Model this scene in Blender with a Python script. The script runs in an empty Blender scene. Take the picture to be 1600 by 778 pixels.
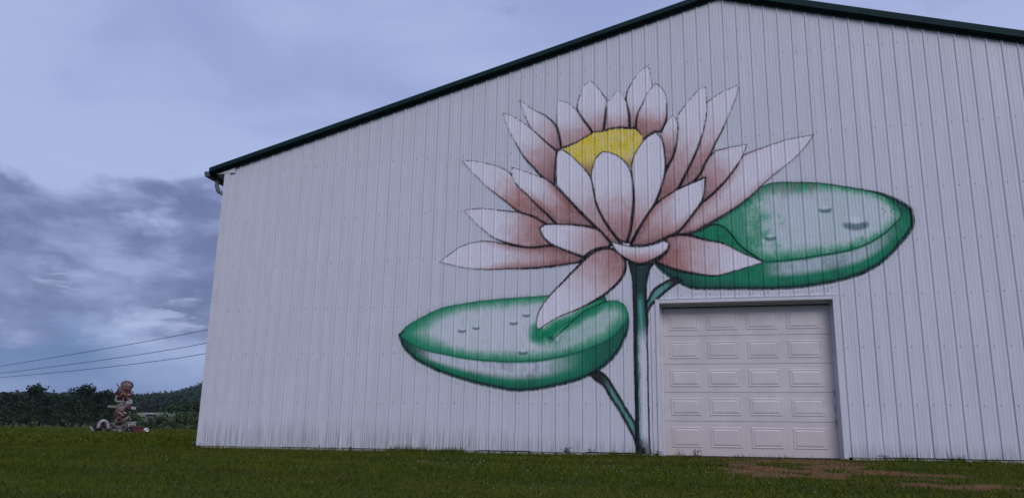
import bpy, bmesh, math, random
import numpy as np
from mathutils import Vector, Matrix, noise as mnoise
rad = math.radians
SC = bpy.context.scene
COL = SC.collection
random.seed(7); np.random.seed(7)
RNG = np.random.default_rng(11)

# ------------------------------------------------------------------ camera
F_PX, YAW, PITCH, ROLL = 1300.0, -0.25123, 0.24100, 0.01913
CAM = Vector((9.0904, -13.8397, -0.0143))
def cam_axes():
    f = np.array([math.sin(YAW)*math.cos(PITCH), math.cos(YAW)*math.cos(PITCH), math.sin(PITCH)])
    r = np.array([math.cos(YAW), -math.sin(YAW), 0.0]); u = np.cross(r, f)
    c, s = math.cos(ROLL), math.sin(ROLL)
    return c*r+s*u, c*u-s*r, f
AX_R, AX_U, AX_F = cam_axes()
cd = bpy.data.cameras.new('camera'); cam = bpy.data.objects.new('camera', cd); COL.objects.link(cam)
cd.sensor_width = 36; cd.lens = F_PX/1600*36; cd.clip_start = .1; cd.clip_end = 6000
cam.matrix_world = Matrix(((AX_R[0], AX_U[0], -AX_F[0], CAM.x), (AX_R[1], AX_U[1], -AX_F[1], CAM.y), (AX_R[2], AX_U[2], -AX_F[2], CAM.z), (0, 0, 0, 1)))
SC.camera = cam

# ------------------------------------------------------------------ node helper
class NT:
    def __init__(s, tree): s.t = tree; s.n = tree.nodes; s.l = tree.links
    def new(s, typ, **kw):
        n = s.n.new(typ)
        for k, v in kw.items(): setattr(n, k, v)
        return n
    def put(s, sock, v):
        if isinstance(v, bpy.types.NodeSocket): s.l.new(v, sock)
        elif v is not None:
            if sock.type == 'RGBA' and len(v) == 3: v = (*v, 1)
            sock.default_value = v
    def math(s, op, a, b=0.0, c=None, clamp=False):
        n = s.new('ShaderNodeMath', operation=op); n.use_clamp = clamp
        s.put(n.inputs[0], a); s.put(n.inputs[1], b)
        if c is not None: s.put(n.inputs[2], c)
        return n.outputs[0]
    def mix(s, fac, a, b, blend='MIX'):
        n = s.new('ShaderNodeMix', data_type='RGBA', blend_type=blend)
        s.put(n.inputs[0], fac); s.put(n.inputs[6], a); s.put(n.inputs[7], b)
        return n.outputs[2]
    def sep(s, v):
        n = s.new('ShaderNodeSeparateXYZ'); s.put(n.inputs[0], v); return n.outputs
    def comb(s, x, y, z):
        n = s.new('ShaderNodeCombineXYZ'); s.put(n.inputs[0], x); s.put(n.inputs[1], y); s.put(n.inputs[2], z); return n.outputs[0]
    def noise(s, vec, scale, detail=4, rough=.55, dist=0, color=False):
        n = s.new('ShaderNodeTexNoise'); s.put(n.inputs['Vector'], vec)
        n.inputs['Scale'].default_value = scale; n.inputs['Detail'].default_value = detail
        n.inputs['Roughness'].default_value = rough; n.inputs['Distortion'].default_value = dist
        return n.outputs['Color' if color else 'Fac']
    def ss(s, v, a, b, lo=0.0, hi=1.0):
        n = s.new('ShaderNodeMapRange', interpolation_type='SMOOTHSTEP'); s.put(n.inputs[0], v)
        for i, q in enumerate((a, b, lo, hi)): s.put(n.inputs[i+1], q)
        return n.outputs[0]
    def ramp(s, v, stops):
        n = s.new('ShaderNodeValToRGB'); s.put(n.inputs[0], v); e = n.color_ramp.elements
        e[0].position = stops[0][0]; e[0].color = (*stops[0][1], 1)
        e[1].position = stops[-1][0]; e[1].color = (*stops[-1][1], 1)
        for p, c in stops[1:-1]:
            q = e.new(p); q.color = (*c, 1)
        return n.outputs[0]

# ------------------------------------------------------------------ world and sun
SUN_EL, SUN_AZ = 38.0, 150.0          # azimuth clockwise from +Y: behind the camera, to its right
W = bpy.data.worlds.new('World'); SC.world = W; W.use_nodes = True
w = NT(W.node_tree); w.n.clear()
d = w.new('ShaderNodeTexCoord').outputs['Generated']
dx, dy, dz = w.sep(d)
sky = w.new('ShaderNodeTexSky', sky_type='NISHITA'); sky.sun_disc = False
sky.sun_elevation = rad(SUN_EL); sky.sun_rotation = rad(SUN_AZ); sky.air_density = 1.2; sky.dust_density = 1.5
zz = w.math('MAXIMUM', dz, 0.0)
base = w.ramp(zz, [(0.0, (.215, .245, .44)), (.04, (.145, .215, .40)), (.10, (.098, .18, .355)), (.16, (.19, .255, .46)),
                   (.27, (.345, .42, .665)), (.38, (.335, .395, .64)), (.50, (.315, .365, .61)), (1.0, (.50, .53, .82))])
# large soft streaks in the high overcast
sv = w.comb(w.math('MULTIPLY', dx, 1.0), w.math('MULTIPLY', dy, 1.0), w.math('MULTIPLY', dz, 2.6))
n_big = w.noise(sv, 3.1, 4, .5, .4)
base = w.mix(w.ss(n_big, .40, .68), base, (.35, .425, .66))
base = w.mix(w.math('MULTIPLY', w.ss(n_big, .50, .28), w.ss(zz, .2, .35)), base, (.265, .325, .565))
# cloud field: flattened puffs
cv = w.comb(w.math('ADD', dx, 3.35), dy, w.math('MULTIPLY', dz, 2.1))
n1 = w.noise(cv, 4.2, 6, .52, .15)
cv2 = w.comb(w.math('ADD', dx, 7.1), dy, w.math('MULTIPLY', dz, 2.6))
n2 = w.noise(cv2, 9.0, 7, .56, .2)
band = w.math('MULTIPLY', w.ss(zz, .080, .125), w.ss(zz, .37, .20))
dens = w.math('ADD', w.math('MULTIPLY', band, .50), w.math('SUBTRACT', w.math('MULTIPLY_ADD', n2, .65, w.math('MULTIPLY', n1, 1.7)), 1.37))
cm = w.ss(dens, .02, .22)
shade = w.ramp(n2, [(.30, (.088, .115, .235)), (.46, (.122, .155, .30)), (.55, (.175, .215, .39)), (.68, (.28, .335, .54))])
col = w.mix(w.math('MULTIPLY', cm, .93), base, shade)
# bright broken gaps low in the cloud band
cv3 = w.comb(dx, w.math('ADD', dy, 5.3), w.math('MULTIPLY', dz, 4.2))
n3 = w.noise(cv3, 9.0, 7, .62, .5)
gap = w.math('MULTIPLY', w.ss(n3, .56, .68), w.math('MULTIPLY', w.ss(zz, .095, .13), w.ss(zz, .235, .17)))
col = w.mix(w.math('MULTIPLY', gap, .6), col, (.42, .49, .71))
# thin lilac veil near the horizon
col = w.mix(w.math('MULTIPLY', w.ss(n1, .42, .62), w.ss(zz, .085, .02, 0.0, .55)), col, (.26, .27, .47))
bg1 = w.new('ShaderNodeBackground'); w.put(bg1.inputs[0], sky.outputs[0]); bg1.inputs[1].default_value = .05
bg2 = w.new('ShaderNodeBackground'); w.put(bg2.inputs[0], col); bg2.inputs[1].default_value = 1.22
ms = w.new('ShaderNodeMixShader'); ms.inputs[0].default_value = .93
w.l.new(bg1.outputs[0], ms.inputs[1]); w.l.new(bg2.outputs[0], ms.inputs[2])
wo = w.new('ShaderNodeOutputWorld'); w.l.new(ms.outputs[0], wo.inputs[0])

sl = bpy.data.lights.new('sun', 'SUN'); sl.energy = 1.5; sl.angle = rad(28); sl.color = (.91, .905, 1.0)
sun = bpy.data.objects.new('sun', sl); COL.objects.link(sun)
sd = Vector((math.sin(rad(SUN_AZ))*math.cos(rad(SUN_EL)), math.cos(rad(SUN_AZ))*math.cos(rad(SUN_EL)), math.sin(rad(SUN_EL))))
sun.rotation_euler = (-sd).to_track_quat('-Z', 'Y').to_euler()
vs = SC.view_settings; vs.view_transform = 'Standard'; vs.look = 'None'; vs.exposure = 0; vs.gamma = 1; vs.use_curve_mapping = False

# ------------------------------------------------------------------ materials
def mat(name, color=(.5, .5, .5), rough=.6, metal=0.0, var=.12, vscale=6.0, bump=0.0, bscale=60.0, spec=.4, build=None):
    m = bpy.data.materials.new(name); m.use_nodes = True
    t = NT(m.node_tree); b = t.n['Principled BSDF']
    b.inputs['Roughness'].default_value = rough; b.inputs['Metallic'].default_value = metal
    b.inputs['Specular IOR Level'].default_value = spec
    co = t.new('ShaderNodeTexCoord').outputs['Object']
    if build: c = build(t, co, b)
    else:
        n = t.noise(co, vscale, 5, .6)
        c = t.mix(t.ss(n, .3, .7), tuple(q*(1-var) for q in color), tuple(min(1, q*(1+var)) for q in color))
    if c is not None: t.put(b.inputs['Base Color'], c)
    if bump:
        bn = t.new('ShaderNodeBump'); bn.inputs['Strength'].default_value = bump; bn.inputs['Distance'].default_value = .02
        t.put(bn.inputs['Height'], t.noise(co, bscale, 4, .6)); t.l.new(bn.outputs[0], b.inputs['Normal'])
    return m

P = .2286                        # rib pitch of the steel sheet
RIBX = -.046                     # rib centre relative to i*P
def steel_color(t, co):
    """off-white enamelled sheet: faint vertical wash marks, painted shade and low grime in the rib feet and splash dirt at the bottom"""
    x, y, z = t.sep(co)
    va = t.comb(t.math('MULTIPLY', x, 9.0), 0.0, t.math('MULTIPLY', z, .55))
    n1 = t.noise(va, 1.0, 5, .6)
    n2 = t.noise(t.comb(t.math('MULTIPLY', x, 42.0), 0.0, t.math('MULTIPLY', z, 1.3)), 1.0, 4, .6)
    n3 = t.noise(co, .45, 3, .5)
    c = t.mix(t.ss(n1, .3, .7), (.58, .57, .605), (.645, .635, .67))
    c = t.mix(t.ss(n3, .35, .65, 0, .5), c, (.59, .585, .605))
    # distance to the nearest rib
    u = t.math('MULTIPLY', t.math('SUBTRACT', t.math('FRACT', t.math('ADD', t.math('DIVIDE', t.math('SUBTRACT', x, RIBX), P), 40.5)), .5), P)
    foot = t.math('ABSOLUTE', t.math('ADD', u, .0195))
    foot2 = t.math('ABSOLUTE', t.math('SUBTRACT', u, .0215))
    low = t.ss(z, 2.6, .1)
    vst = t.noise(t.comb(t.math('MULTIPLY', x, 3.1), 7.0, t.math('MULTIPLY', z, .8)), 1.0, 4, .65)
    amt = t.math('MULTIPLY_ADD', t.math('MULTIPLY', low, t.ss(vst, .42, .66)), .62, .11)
    g = t.math('MULTIPLY', t.ss(foot, .0085, .002), amt)  # shaded side of each rib painted as a thin line, grime streaks lower down
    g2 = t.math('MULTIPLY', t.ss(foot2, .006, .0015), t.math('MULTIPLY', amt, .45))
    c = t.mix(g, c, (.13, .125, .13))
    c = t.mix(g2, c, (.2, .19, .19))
    c = t.mix(t.math('MULTIPLY', t.ss(n2, .52, .72), .13), c, (.36, .35, .35))
    # splash dirt
    sp = t.math('MULTIPLY', t.ss(z, t.ss(x, 8.0, 3.0, .30, .62), .0), t.ss(n2, .40, .62))
    c = t.mix(t.math('MULTIPLY', sp, .75), c, (.22, .235, .20))
    return c
def _steel(t, co, b): return steel_color(t, co)
M = {}
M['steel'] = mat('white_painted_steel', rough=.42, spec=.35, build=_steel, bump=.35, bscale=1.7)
def _mural(t, co, b):
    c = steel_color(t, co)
    a = t.new('ShaderNodeAttribute', attribute_name='paint')
    x, y, z = t.sep(co)
    st = t.noise(t.comb(t.math('MULTIPLY', x, 70.0), 3.0, t.math('MULTIPLY', z, 7.0)), 1.0, 4, .65)
    bl = t.noise(co, 5.0, 5, .6)
    al = a.outputs['Alpha']
    mid = t.math('MULTIPLY', t.math('MULTIPLY', al, t.math('SUBTRACT', 1.0, al)), 4.0)
    al = t.math('ADD', al, t.math('MULTIPLY', mid, t.math('MULTIPLY_ADD', st, .9, -.46)), clamp=True)
    al = t.math('ADD', al, t.math('MULTIPLY', mid, t.math('MULTIPLY_ADD', bl, .3, -.15)), clamp=True)
    pc = t.mix(t.ss(st, .35, .75, 0, .35), a.outputs['Color'], (.03, .03, .03), 'MIX')
    pc = t.mix(.45, a.outputs['Color'], pc)
    return t.mix(al, c, pc)
M['mural'] = mat('spray_paint_on_steel', rough=.6, spec=.12, build=_mural)
M['green'] = mat('dark_green_trim', (.006, .026, .024), rough=.6, var=.2, spec=.12)
M['lip'] = mat('dark_green_trim_shaded', (.003, .007, .007), rough=.7, var=.2, spec=.08)  # darker copy of the trim green, paints the shadow in the rake reveal
M['white'] = mat('white_trim', (.60, .585, .60), rough=.45, var=.06, vscale=3)
def _door(t, co, b):
    x, y, z = t.sep(co)
    n = t.noise(co, 3.0, 5, .6); f = t.noise(co, 26, 4, .6)
    c = t.mix(t.ss(n, .3, .7), (.57, .51, .50), (.645, .585, .565))
    mud = t.math('MULTIPLY', t.ss(z, .75, .0), t.ss(n, .25, .7, .35, 1.0))
    c = t.mix(t.math('MULTIPLY', mud, .45), c, (.55, .40, .34))
    c = t.mix(t.math('MULTIPLY', t.ss(f, .6, .8), .2), c, (.38, .33, .3))
    return c
M['door'] = mat('door_enamel', rough=.5, build=_door)
M['dark'] = mat('dark_gap', (.012, .012, .012), rough=.9)
M['screw'] = mat('screw_head', (.30, .29, .30), rough=.5, metal=.2)
M['concrete'] = mat('weathered_concrete', (.30, .29, .25), rough=.9, var=.35, vscale=7, bump=.5)
M['roof'] = mat('green_roof_steel', (.015, .05, .045), rough=.4)
M['galv'] = mat('aged_gutter', (.10, .115, .11), rough=.5, var=.3)
M['seal_shade'] = mat('seal_and_head_shade', (.05, .05, .05), rough=.8)  # rubber of the bottom seal, also on the painted shade strip above

# ------------------------------------------------------------------ mesh helpers
def setp(o, label=None, cat=None, group=None, kind=None):
    for k, v in (('label', label), ('category', cat), ('group', group), ('kind', kind)):
        if v: o[k] = v
    return o
def empty(name, loc=(0, 0, 0), rz=0):
    o = bpy.data.objects.new(name, None); o.empty_display_size = .3; COL.objects.link(o)
    o.location = loc; o.rotation_euler = (0, 0, rz); return o
def link(name, me, m=None, parent=None, smooth=False):
    o = bpy.data.objects.new(name, me); COL.objects.link(o)
    if m is not None and not me.materials: me.materials.append(m)
    if parent is not None: o.parent = parent
    if smooth: me.polygons.foreach_set('use_smooth', [True]*len(me.polygons))
    return o
def raw(name, v, f, m=None, parent=None, smooth=False):
    me = bpy.data.meshes.new(name); me.from_pydata([tuple(q) for q in v], [], [tuple(q) for q in f]); me.update()
    return link(name, me, m, parent, smooth)
def fast_mesh(name, verts, faces, k):
    """numpy verts (n,3), faces (m,k)"""
    me = bpy.data.meshes.new(name); n, mcount = len(verts), len(faces)
    me.vertices.add(n); me.vertices.foreach_set('co', np.asarray(verts, np.float32).ravel())
    me.loops.add(mcount*k); me.loops.foreach_set('vertex_index', np.asarray(faces, np.int32).ravel())
    me.polygons.add(mcount); me.polygons.foreach_set('loop_start', np.arange(0, mcount*k, k, dtype=np.int32))
    me.update(calc_edges=True); return me
class MB:
    def __init__(s): s.v = []; s.f = []
    def add(s, v, f):
        o = len(s.v); s.v += [tuple(q) for q in v]; s.f += [tuple(i+o for i in q) for q in f]; return s
    def box(s, x0, x1, y0, y1, z0, z1, bev=0.0):
        if bev <= 0:
            v = [(x, y, z) for z in (z0, z1) for y in (y0, y1) for x in (x0, x1)]
            return s.add(v, [(0, 2, 3, 1), (4, 5, 7, 6), (0, 1, 5, 4), (2, 6, 7, 3), (0, 4, 6, 2), (1, 3, 7, 5)])
        bm = bmesh.new(); bmesh.ops.create_cube(bm, size=1)
        for q in bm.verts: q.co = Vector(((x0+x1)/2+q.co.x*(x1-x0), (y0+y1)/2+q.co.y*(y1-y0), (z0+z1)/2+q.co.z*(z1-z0)))
        bmesh.ops.bevel(bm, geom=bm.edges[:], offset=bev, segments=1, affect='EDGES')
        bm.verts.ensure_lookup_table(); s.add([q.co[:] for q in bm.verts], [[q.index for q in fc.verts] for fc in bm.faces]); bm.free(); return s
    def tube(s, pts, r, n=8, cap=True):
        pts = [Vector(q) for q in pts]; rr = r if hasattr(r, '__len__') else [r]*len(pts); rings = []
        ref = Vector((0, 0, 1)) if abs((pts[-1]-pts[0]).normalized().z) < .9 else Vector((1, 0, 0))
        for i, q in enumerate(pts):
            t = (pts[min(i+1, len(pts)-1)]-pts[max(i-1, 0)]).normalized()
            a = t.cross(ref)
            if a.length < 1e-4: a = t.cross(Vector((0, 1, 0)))
            a.normalize(); b2 = t.cross(a)
            rings.append([q+(a*math.cos(2*math.pi*k/n)+b2*math.sin(2*math.pi*k/n))*rr[i] for k in range(n)])
        v = [p for rg in rings for p in rg]; f = []
        for i in range(len(rings)-1):
            for k in range(n): f.append((i*n+k, i*n+(k+1) % n, (i+1)*n+(k+1) % n, (i+1)*n+k))
        if cap: f.append(tuple(range(n))[::-1]); f.append(tuple((len(rings)-1)*n+k for k in range(n)))
        return s.add(v, f)
    def lathe(s, prof, c=(0, 0, 0), n=20, mtx=None):
        v = []; f = []
        for r, z in prof:
            for k in range(n):
                p = Vector((r*math.cos(2*math.pi*k/n), r*math.sin(2*math.pi*k/n), z))
                if mtx: p = mtx @ p
                v.append(p+Vector(c))
        for i in range(len(prof)-1):
            for k in range(n): f.append((i*n+k, i*n+(k+1) % n, (i+1)*n+(k+1) % n, (i+1)*n+k))
        return s.add(v, f)
    def build(s, name, m, parent=None, smooth=False):
        o = raw(name, s.v, s.f, m, parent, smooth)
        return o

# ------------------------------------------------------------------ barn geometry
PEAKX, PEAKZ = 9.25, 7.935                # underside of the rake trim, on the wall plane
SL_L, SL_R = .2695, .2935
XL, XR = -.35, 18.85
def roofz(x): return PEAKZ - (SL_L*(PEAKX-x) if x < PEAKX else SL_R*(x-PEAKX))
OP0, OP1, OPZ = 8.086, 10.80, 2.455       # door opening
BREAK = [(-.5, 0), (-.0215, 0), (-.0085, .019), (.0085, .019), (.0215, 0), (.050, 0), (.057, .0036), (.069, .0036), (.076, 0),
         (.106, 0), (.1095, .002), (.119, .002), (.1225, 0), (.152, 0), (.159, .0036), (.171, .0036), (.178, 0)]
REL = [b for b in BREAK if b[0] > -.1]
def prof(x):
    """height of the sheet profile (towards the viewer) at wall coordinate x, numpy friendly"""
    u = np.mod(np.asarray(x, float)-RIBX+.0216, P)-.0216
    return np.interp(u, [b[0] for b in REL]+[P-.0215], [b[1] for b in REL]+[0.0])
barn = empty('barn', (0, 0, 0))
setp(barn, 'large white ribbed steel barn with dark green roof trim, painted with a huge water lily', 'barn')

def sheet_cols(x0, x1):
    xs = {round(x0, 4), round(x1, 4)}
    for i in range(-6, 90):
        for u, h in REL:
            x = i*P+RIBX+u
            if x0 < x < x1: xs.add(round(x, 4))
    for q in (PEAKX, OP0, OP1):
        if x0 < q < x1: xs.add(q)
    return sorted(xs)
px0 = XL
edges = [XL]
k = RIBX + .03 - P*0 + 2*P
while k < XR-.2: edges.append(k); k += 4*P
edges.append(XR)
for a, b in zip(edges[:-1], edges[1:]):
    mb = MB(); xs = sheet_cols(a, b); off = .0012*random.random()
    jz = random.uniform(-.008, .006)
    for x0, x1 in zip(xs[:-1], xs[1:]):
        zb = OPZ+.05 if (x0 >= OP0-.001 and x1 <= OP1+.001) else .035+jz
        h0, h1 = float(prof(x0)), float(prof(x1))
        v = [(x0, -h0-off, zb), (x1, -h1-off, zb), (x1, -h1-off, roofz(x1)+.015), (x0, -h0-off, roofz(x0)+.015)]
        mb.add(v, [(0, 1, 2, 3)])
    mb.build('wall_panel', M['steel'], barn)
# structure behind the sheets
BY = 26.0
mb = MB()
for a, b, z0 in ((XL+.03, OP0-.02, .02), (OP0-.02, OP1+.02, OPZ+.03), (OP1+.02, XR-.03, .02)):
    xs = [a]+([PEAKX] if a < PEAKX < b else [])+[b]
    for x0, x1 in zip(xs[:-1], xs[1:]):
        v = [(x0, y, z) for y in (.02, .06) for x, z in ()] 
        v = [(x0, .012, z0), (x1, .012, z0), (x1, .012, roofz(x1)), (x0, .012, roofz(x0)), (x0, .05, z0), (x1, .05, z0), (x1, .05, roofz(x1)), (x0, .05, roofz(x0))]
        mb.add(v, [(0, 1, 2, 3), (5, 4, 7, 6), (0, 4, 5, 1), (3, 2, 6, 7), (0, 3, 7, 4), (1, 5, 6, 2)])
mb.build('wall_backing', M['dark'], barn)
for nm, x0, x1 in (('side_wall', XL, XL+.05), ('side_wall', XR-.05, XR)):
    mb = MB(); n = int(BY/P)
    for i in range(n):
        y0 = .06+i*P
        pr = [(0, 0), (.10, 0), (.107, .019), (.124, .019), (.131, 0), (P, 0)]
        sgn = -1 if x0 < 5 else 1; xx = x0 if x0 < 5 else x1
        zt = roofz(xx)-.02
        for (u0, h0), (u1, h1) in zip(pr[:-1], pr[1:]):
            mb.add([(xx+sgn*h0, y0+u0, .03), (xx+sgn*h1, y0+u1, .03), (xx+sgn*h1, y0+u1, zt), (xx+sgn*h0, y0+u0, zt)], [(0, 1, 2, 3)])
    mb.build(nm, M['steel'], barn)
mb = MB(); 
v = [(XL, BY, .03), (XR, BY, .03), (XR, BY, roofz(XR)), (PEAKX, BY, roofz(PEAKX)), (XL, BY, roofz(XL))]
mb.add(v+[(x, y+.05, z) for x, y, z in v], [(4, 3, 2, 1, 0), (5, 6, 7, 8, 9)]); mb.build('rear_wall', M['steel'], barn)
# corner trims
for x, s in ((XL, 1), (XR, -1)):
    mb = MB(); zt = roofz(x)-.02
    xa, xb = (x-.03, x+.085) if s > 0 else (x-.085, x+.03)
    mb.box(xa, xb, -.030, -.022, .02, zt, .002)
    mb.box(x-.03 if s > 0 else x+.022, x-.022 if s > 0 else x+.03, -.0215, .12, .02, zt, .002)
    mb.build('corner_trim', M['white'], barn)

# roof sheets with ribs, rake trims, ridge
OV = .33      # eave overhang
DEP = .085    # rake trim stands proud of the wall
for side in (-1, 1):
    xe = XL-OV if side < 0 else XR+OV
    mb = MB(); nb = 110; ys = [-.05]
    rows = []
    yy = -.05
    while yy < BY+.1:
        rows += [(yy, 0), (yy+.02, .019), (yy+.036, .019), (yy+.056, 0)]; yy += P
    rows = [(-.05, 0)]+rows[1:]
    T = .115
    for (y0, h0), (y1, h1) in zip(rows[:-1], rows[1:]):
        a = (xe, roofz(xe)+T-.02); b = (PEAKX, roofz(PEAKX)+T-.02)
        v = [(a[0], y0, a[1]+h0), (a[0], y1, a[1]+h1), (b[0], y1, b[1]+h1), (b[0], y0, b[1]+h0)]
        mb.add(v, [(0, 1, 2, 3)])
    mb.build('roof', M['roof'], barn)
    # rake trim: upper fascia, reveal with its shadow painted near-black and lower lip following the slope
    def bar(zlo, zhi, ya, yb, m, name, ext=0.0):
        mb = MB(); x0, x1 = (xe-ext, PEAKX)
        v = []
        for x in (x0, x1):
            for y in (ya, yb):
                for z in (zlo, zhi): v.append((x, y, roofz(x)+z))
        mb.add(v, [(0, 1, 3, 2), (4, 6, 7, 5), (0, 4, 5, 1), (2, 3, 7, 6), (1, 5, 7, 3), (0, 2, 6, 4)])
        return mb.build(name, m, barn)
    bar(.045, .135 if side < 0 else .165, -DEP-.035, .08, M['green'], 'rake_trim')
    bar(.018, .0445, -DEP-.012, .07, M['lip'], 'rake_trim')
    bar(-.012, .0175, -.048, .06, M['green'], 'rake_trim')
mb = MB(); v = []
for y in (-DEP-.05, BY+.05):
    v += [(PEAKX-.28, y, roofz(PEAKX-.28)+.130), (PEAKX, y, PEAKZ+.165), (PEAKX+.28, y, roofz(PEAKX+.28)+.130), (PEAKX+.28, y, roofz(PEAKX+.28)+.150), (PEAKX, y, PEAKZ+.20), (PEAKX-.28, y, roofz(PEAKX-.28)+.150)]
mb.add(v, [(0, 1, 2, 3, 4, 5), (11, 10, 9, 8, 7, 6)]+[(i, (i+1) % 6+0, (i+1) % 6+6, i+6) for i in range(6)])
mb.build('ridge_cap', M['green'], barn)
# eave soffit boxes, gutter and downspout
xe = XL-OV
mb = MB(); z = roofz(XL)
v = [(xe+.02, -.026, roofz(xe)-.005), (XL+.10, -.026, z-.018-.0), (XL+.36, -.026, z-.020), (XL+.36, -.026, roofz(XL+.36)-.012), (xe+.02, -.026, roofz(xe)+.02)]
v = [(xe+.05, -.034, z-.075), (XL+.20, -.034, z-.062), (XL+.20, -.034, roofz(XL+.20)-.010), (xe+.05, -.034, roofz(xe+.05)-.010)]
mb.add(v+[(x, y+.012, q) for x, y, q in v], [(0, 1, 2, 3), (7, 6, 5, 4), (0, 4, 5, 1), (1, 5, 6, 2), (2, 6, 7, 3), (3, 7, 4, 0)])
mb.build('soffit_return', M['white'], barn)
mb = MB(); mb.box(xe+.06, XL-.032, -.02, BY, z-.070, z-.055); mb.build('soffit', M['white'], barn)
g = MB(); gx = xe-.055
prf = [(gx-.055, .075), (gx-.055, .035), (gx-.035, -.03), (gx+.05, -.03), (gx+.05, .075)]
zb = roofz(xe)-.01
for (xa, za), (xb, zc) in zip(prf[:-1], prf[1:]):
    v = []
    for y in (-.10, BY): v += [(xa, y, zb+za), (xb, y, zb+zc), (xb+.003, y, zb+zc+.003), (xa+.003, y, zb+za+.003)]
    g.add(v, [(0, 1, 2, 3), (7, 6, 5, 4), (0, 4, 5, 1), (1, 5, 6, 2), (2, 6, 7, 3), (3, 7, 4, 0)])
g.add([(q[0], -.102, zb+q[1]) for q in prf], [(0, 1, 2, 3, 4)])
gut = g.build('gutter', M['galv'], barn)
def downspout(x0, x1, zt, name):
    pts = [(x0, .12, zt+.02), (x0, .12, zt-.16), (x0*.75+x1*.25, .12, zt-.27), (x1, .12, zt-.36), (x1, .12, zt-.5), (x1, .12, .12), (x1-.10, .12, .04)]
    MB().tube(pts, .042, 10).build(name, M['galv'], barn, True)
downspout(xe+.05, XL-.075, roofz(xe)-.02, 'downspout')

# base board with dark closure holes, seen under the sheets
mb = MB().box(XL-.02, OP0-.12, -.012, .16, -.22, .022).box(OP1+.12, XR, -.012, .16, -.22, .022)
mb.build('foundation', M['concrete'], barn)
gap_me = None
for i in range(9, 34):
    x = i*P+RIBX
    if gap_me is None:
        o = MB().box(-.016, .016, -.0165, -.008, -.045, .018).build('closure_gap', M['dark'], barn); gap_me = o.data
    else: o = link('closure_gap', gap_me, None, barn)
    o.location = (x, 0, 0)
for i in range(14):
    x = 1.6+i*.47+random.uniform(-.1, .1)
    if random.random() < .65: MB().box(x, x+random.uniform(.2, .38), -.055, -.018, -.12, .010+random.uniform(-.02, .008), .004).build('filler_stone', M['concrete'], barn)
mb = MB()
for i in range(26):
    x = random.choice([3.75, 5.35, 2.6])+random.uniform(-.25, .25); s = random.uniform(.012, .03); mb.box(x, x+s*1.6, -.09-s, -.07, -.04, random.uniform(.0, .04), .004)
o = mb.build('base_rubble', M['concrete'], barn); o['kind'] = 'stuff'

# door frame, header and sectional door
DY = .16
mb = MB(); 
mb.box(OP0-.062, OP0, -.030, -.024, -.0, OPZ+.062, .002).box(OP0-.062, OP0-.055, -.024, .0, .0, OPZ+.062); mb.box(OP0-.004, OP0+.0, -.0235, DY, .0, OPZ); mb.build('door_trim', M['white'], barn)
mb = MB(); 
mb.box(OP1, OP1+.062, -.030, -.024, .0, OPZ+.062, .002).box(OP1+.055, OP1+.062, -.024, .0, .0, OPZ+.062); mb.box(OP1, OP1+.004, -.0235, DY, .0, OPZ); mb.build('door_trim', M['white'], barn)
mb = MB(); mb.box(OP0+.001, OP1-.001, -.0295, -.0245, OPZ+.001, OPZ+.060, .002); mb.box(OP0+.001, OP1-.001, -.024, DY, OPZ+.001, OPZ+.006); mb.build('door_trim', M['white'], barn)
mb = MB(); mb.box(OP0-.064, OP1+.064, -.036, .0, OPZ+.0615, OPZ+.067); mb.build('drip_cap', M['white'], barn)
mb = MB().box(OP0-.05, OP0+.03, DY+.001, DY+.05, -.05, OPZ+.05).box(OP1-.03, OP1+.05, DY+.001, DY+.05, -.05, OPZ+.05).box(OP0+.03, OP1-.03, DY+.001, DY+.05, OPZ-.035, OPZ+.05)
mb.build('door_jamb', M['white'], barn)
gd = MB().box(OP0+.02, OP1-.02, DY+.10, DY+.12, -.05, OPZ+.02).build('garage_door', M['dark'], barn)
secz = [(.010, .552), (.556, 1.011), (1.015, 1.470), (1.474, 1.935), (1.939, 2.42)]
X0, X1 = OP0+.025, OP1-.025; WD = X1-X0
cols_f = [(.040, .222), (.270, .458), (.508, .694), (.745, .935)]
DF = DY+.055
for si, (z0, z1) in enumerate(secz):
    mb = MB().box(X0, X1, DF, DF+.04, z0, z1, .003)
    mb.build('door_section', M['door'], gd)
    for a, b in cols_f:
        xa, xb = X0+a*WD, X0+b*WD; za, zb2 = z0+(.125 if si == 0 else .085), z1-.085
        mb = MB(); e1, e2 = .022, .038; d0, d1, d2 = DF-.001, DF-.016, DF-.009
        ring = lambda e, y: [(xa+e, y, za+e), (xb-e, y, za+e), (xb-e, y, zb2-e), (xa+e, y, zb2-e)]
        v = ring(0, DF-.0004)+ring(.018, DF-.009)+ring(.034, DF-.004)+ring(.058, DF-.013)
        f = [(3, 2, 1, 0)]
        for r in range(3):
            for k in range(4): f.append((r*4+k, r*4+(k+1) % 4, r*4+4+(k+1) % 4, r*4+4+k))
        f.append((12, 13, 14, 15))
        mb.add(v, f); mb.build('raised_panel', M['door'], gd)
MB().box(X0, X1, DY+.010, DF+.03, 2.405, OPZ-.002).build('top_shade_strip', M['seal_shade'], gd)  # dark strip added to paint the shadow gap under the header
MB().box(X0, X1, DF-.006, DF+.03, -.03, .009).build('bottom_seal', M['seal_shade'], gd)
for z in (.55, .76, 1.01): MB().box(OP1-.062, OP1-.05, DF-.012, DF-.001, z-.05, z+.05).build('hinge', M['screw'], gd)
MB().box(OP0-.02, OP1+.02, -.06, DY+.5, -.25, -.028).build('door_sill', M['concrete'], barn)

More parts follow.
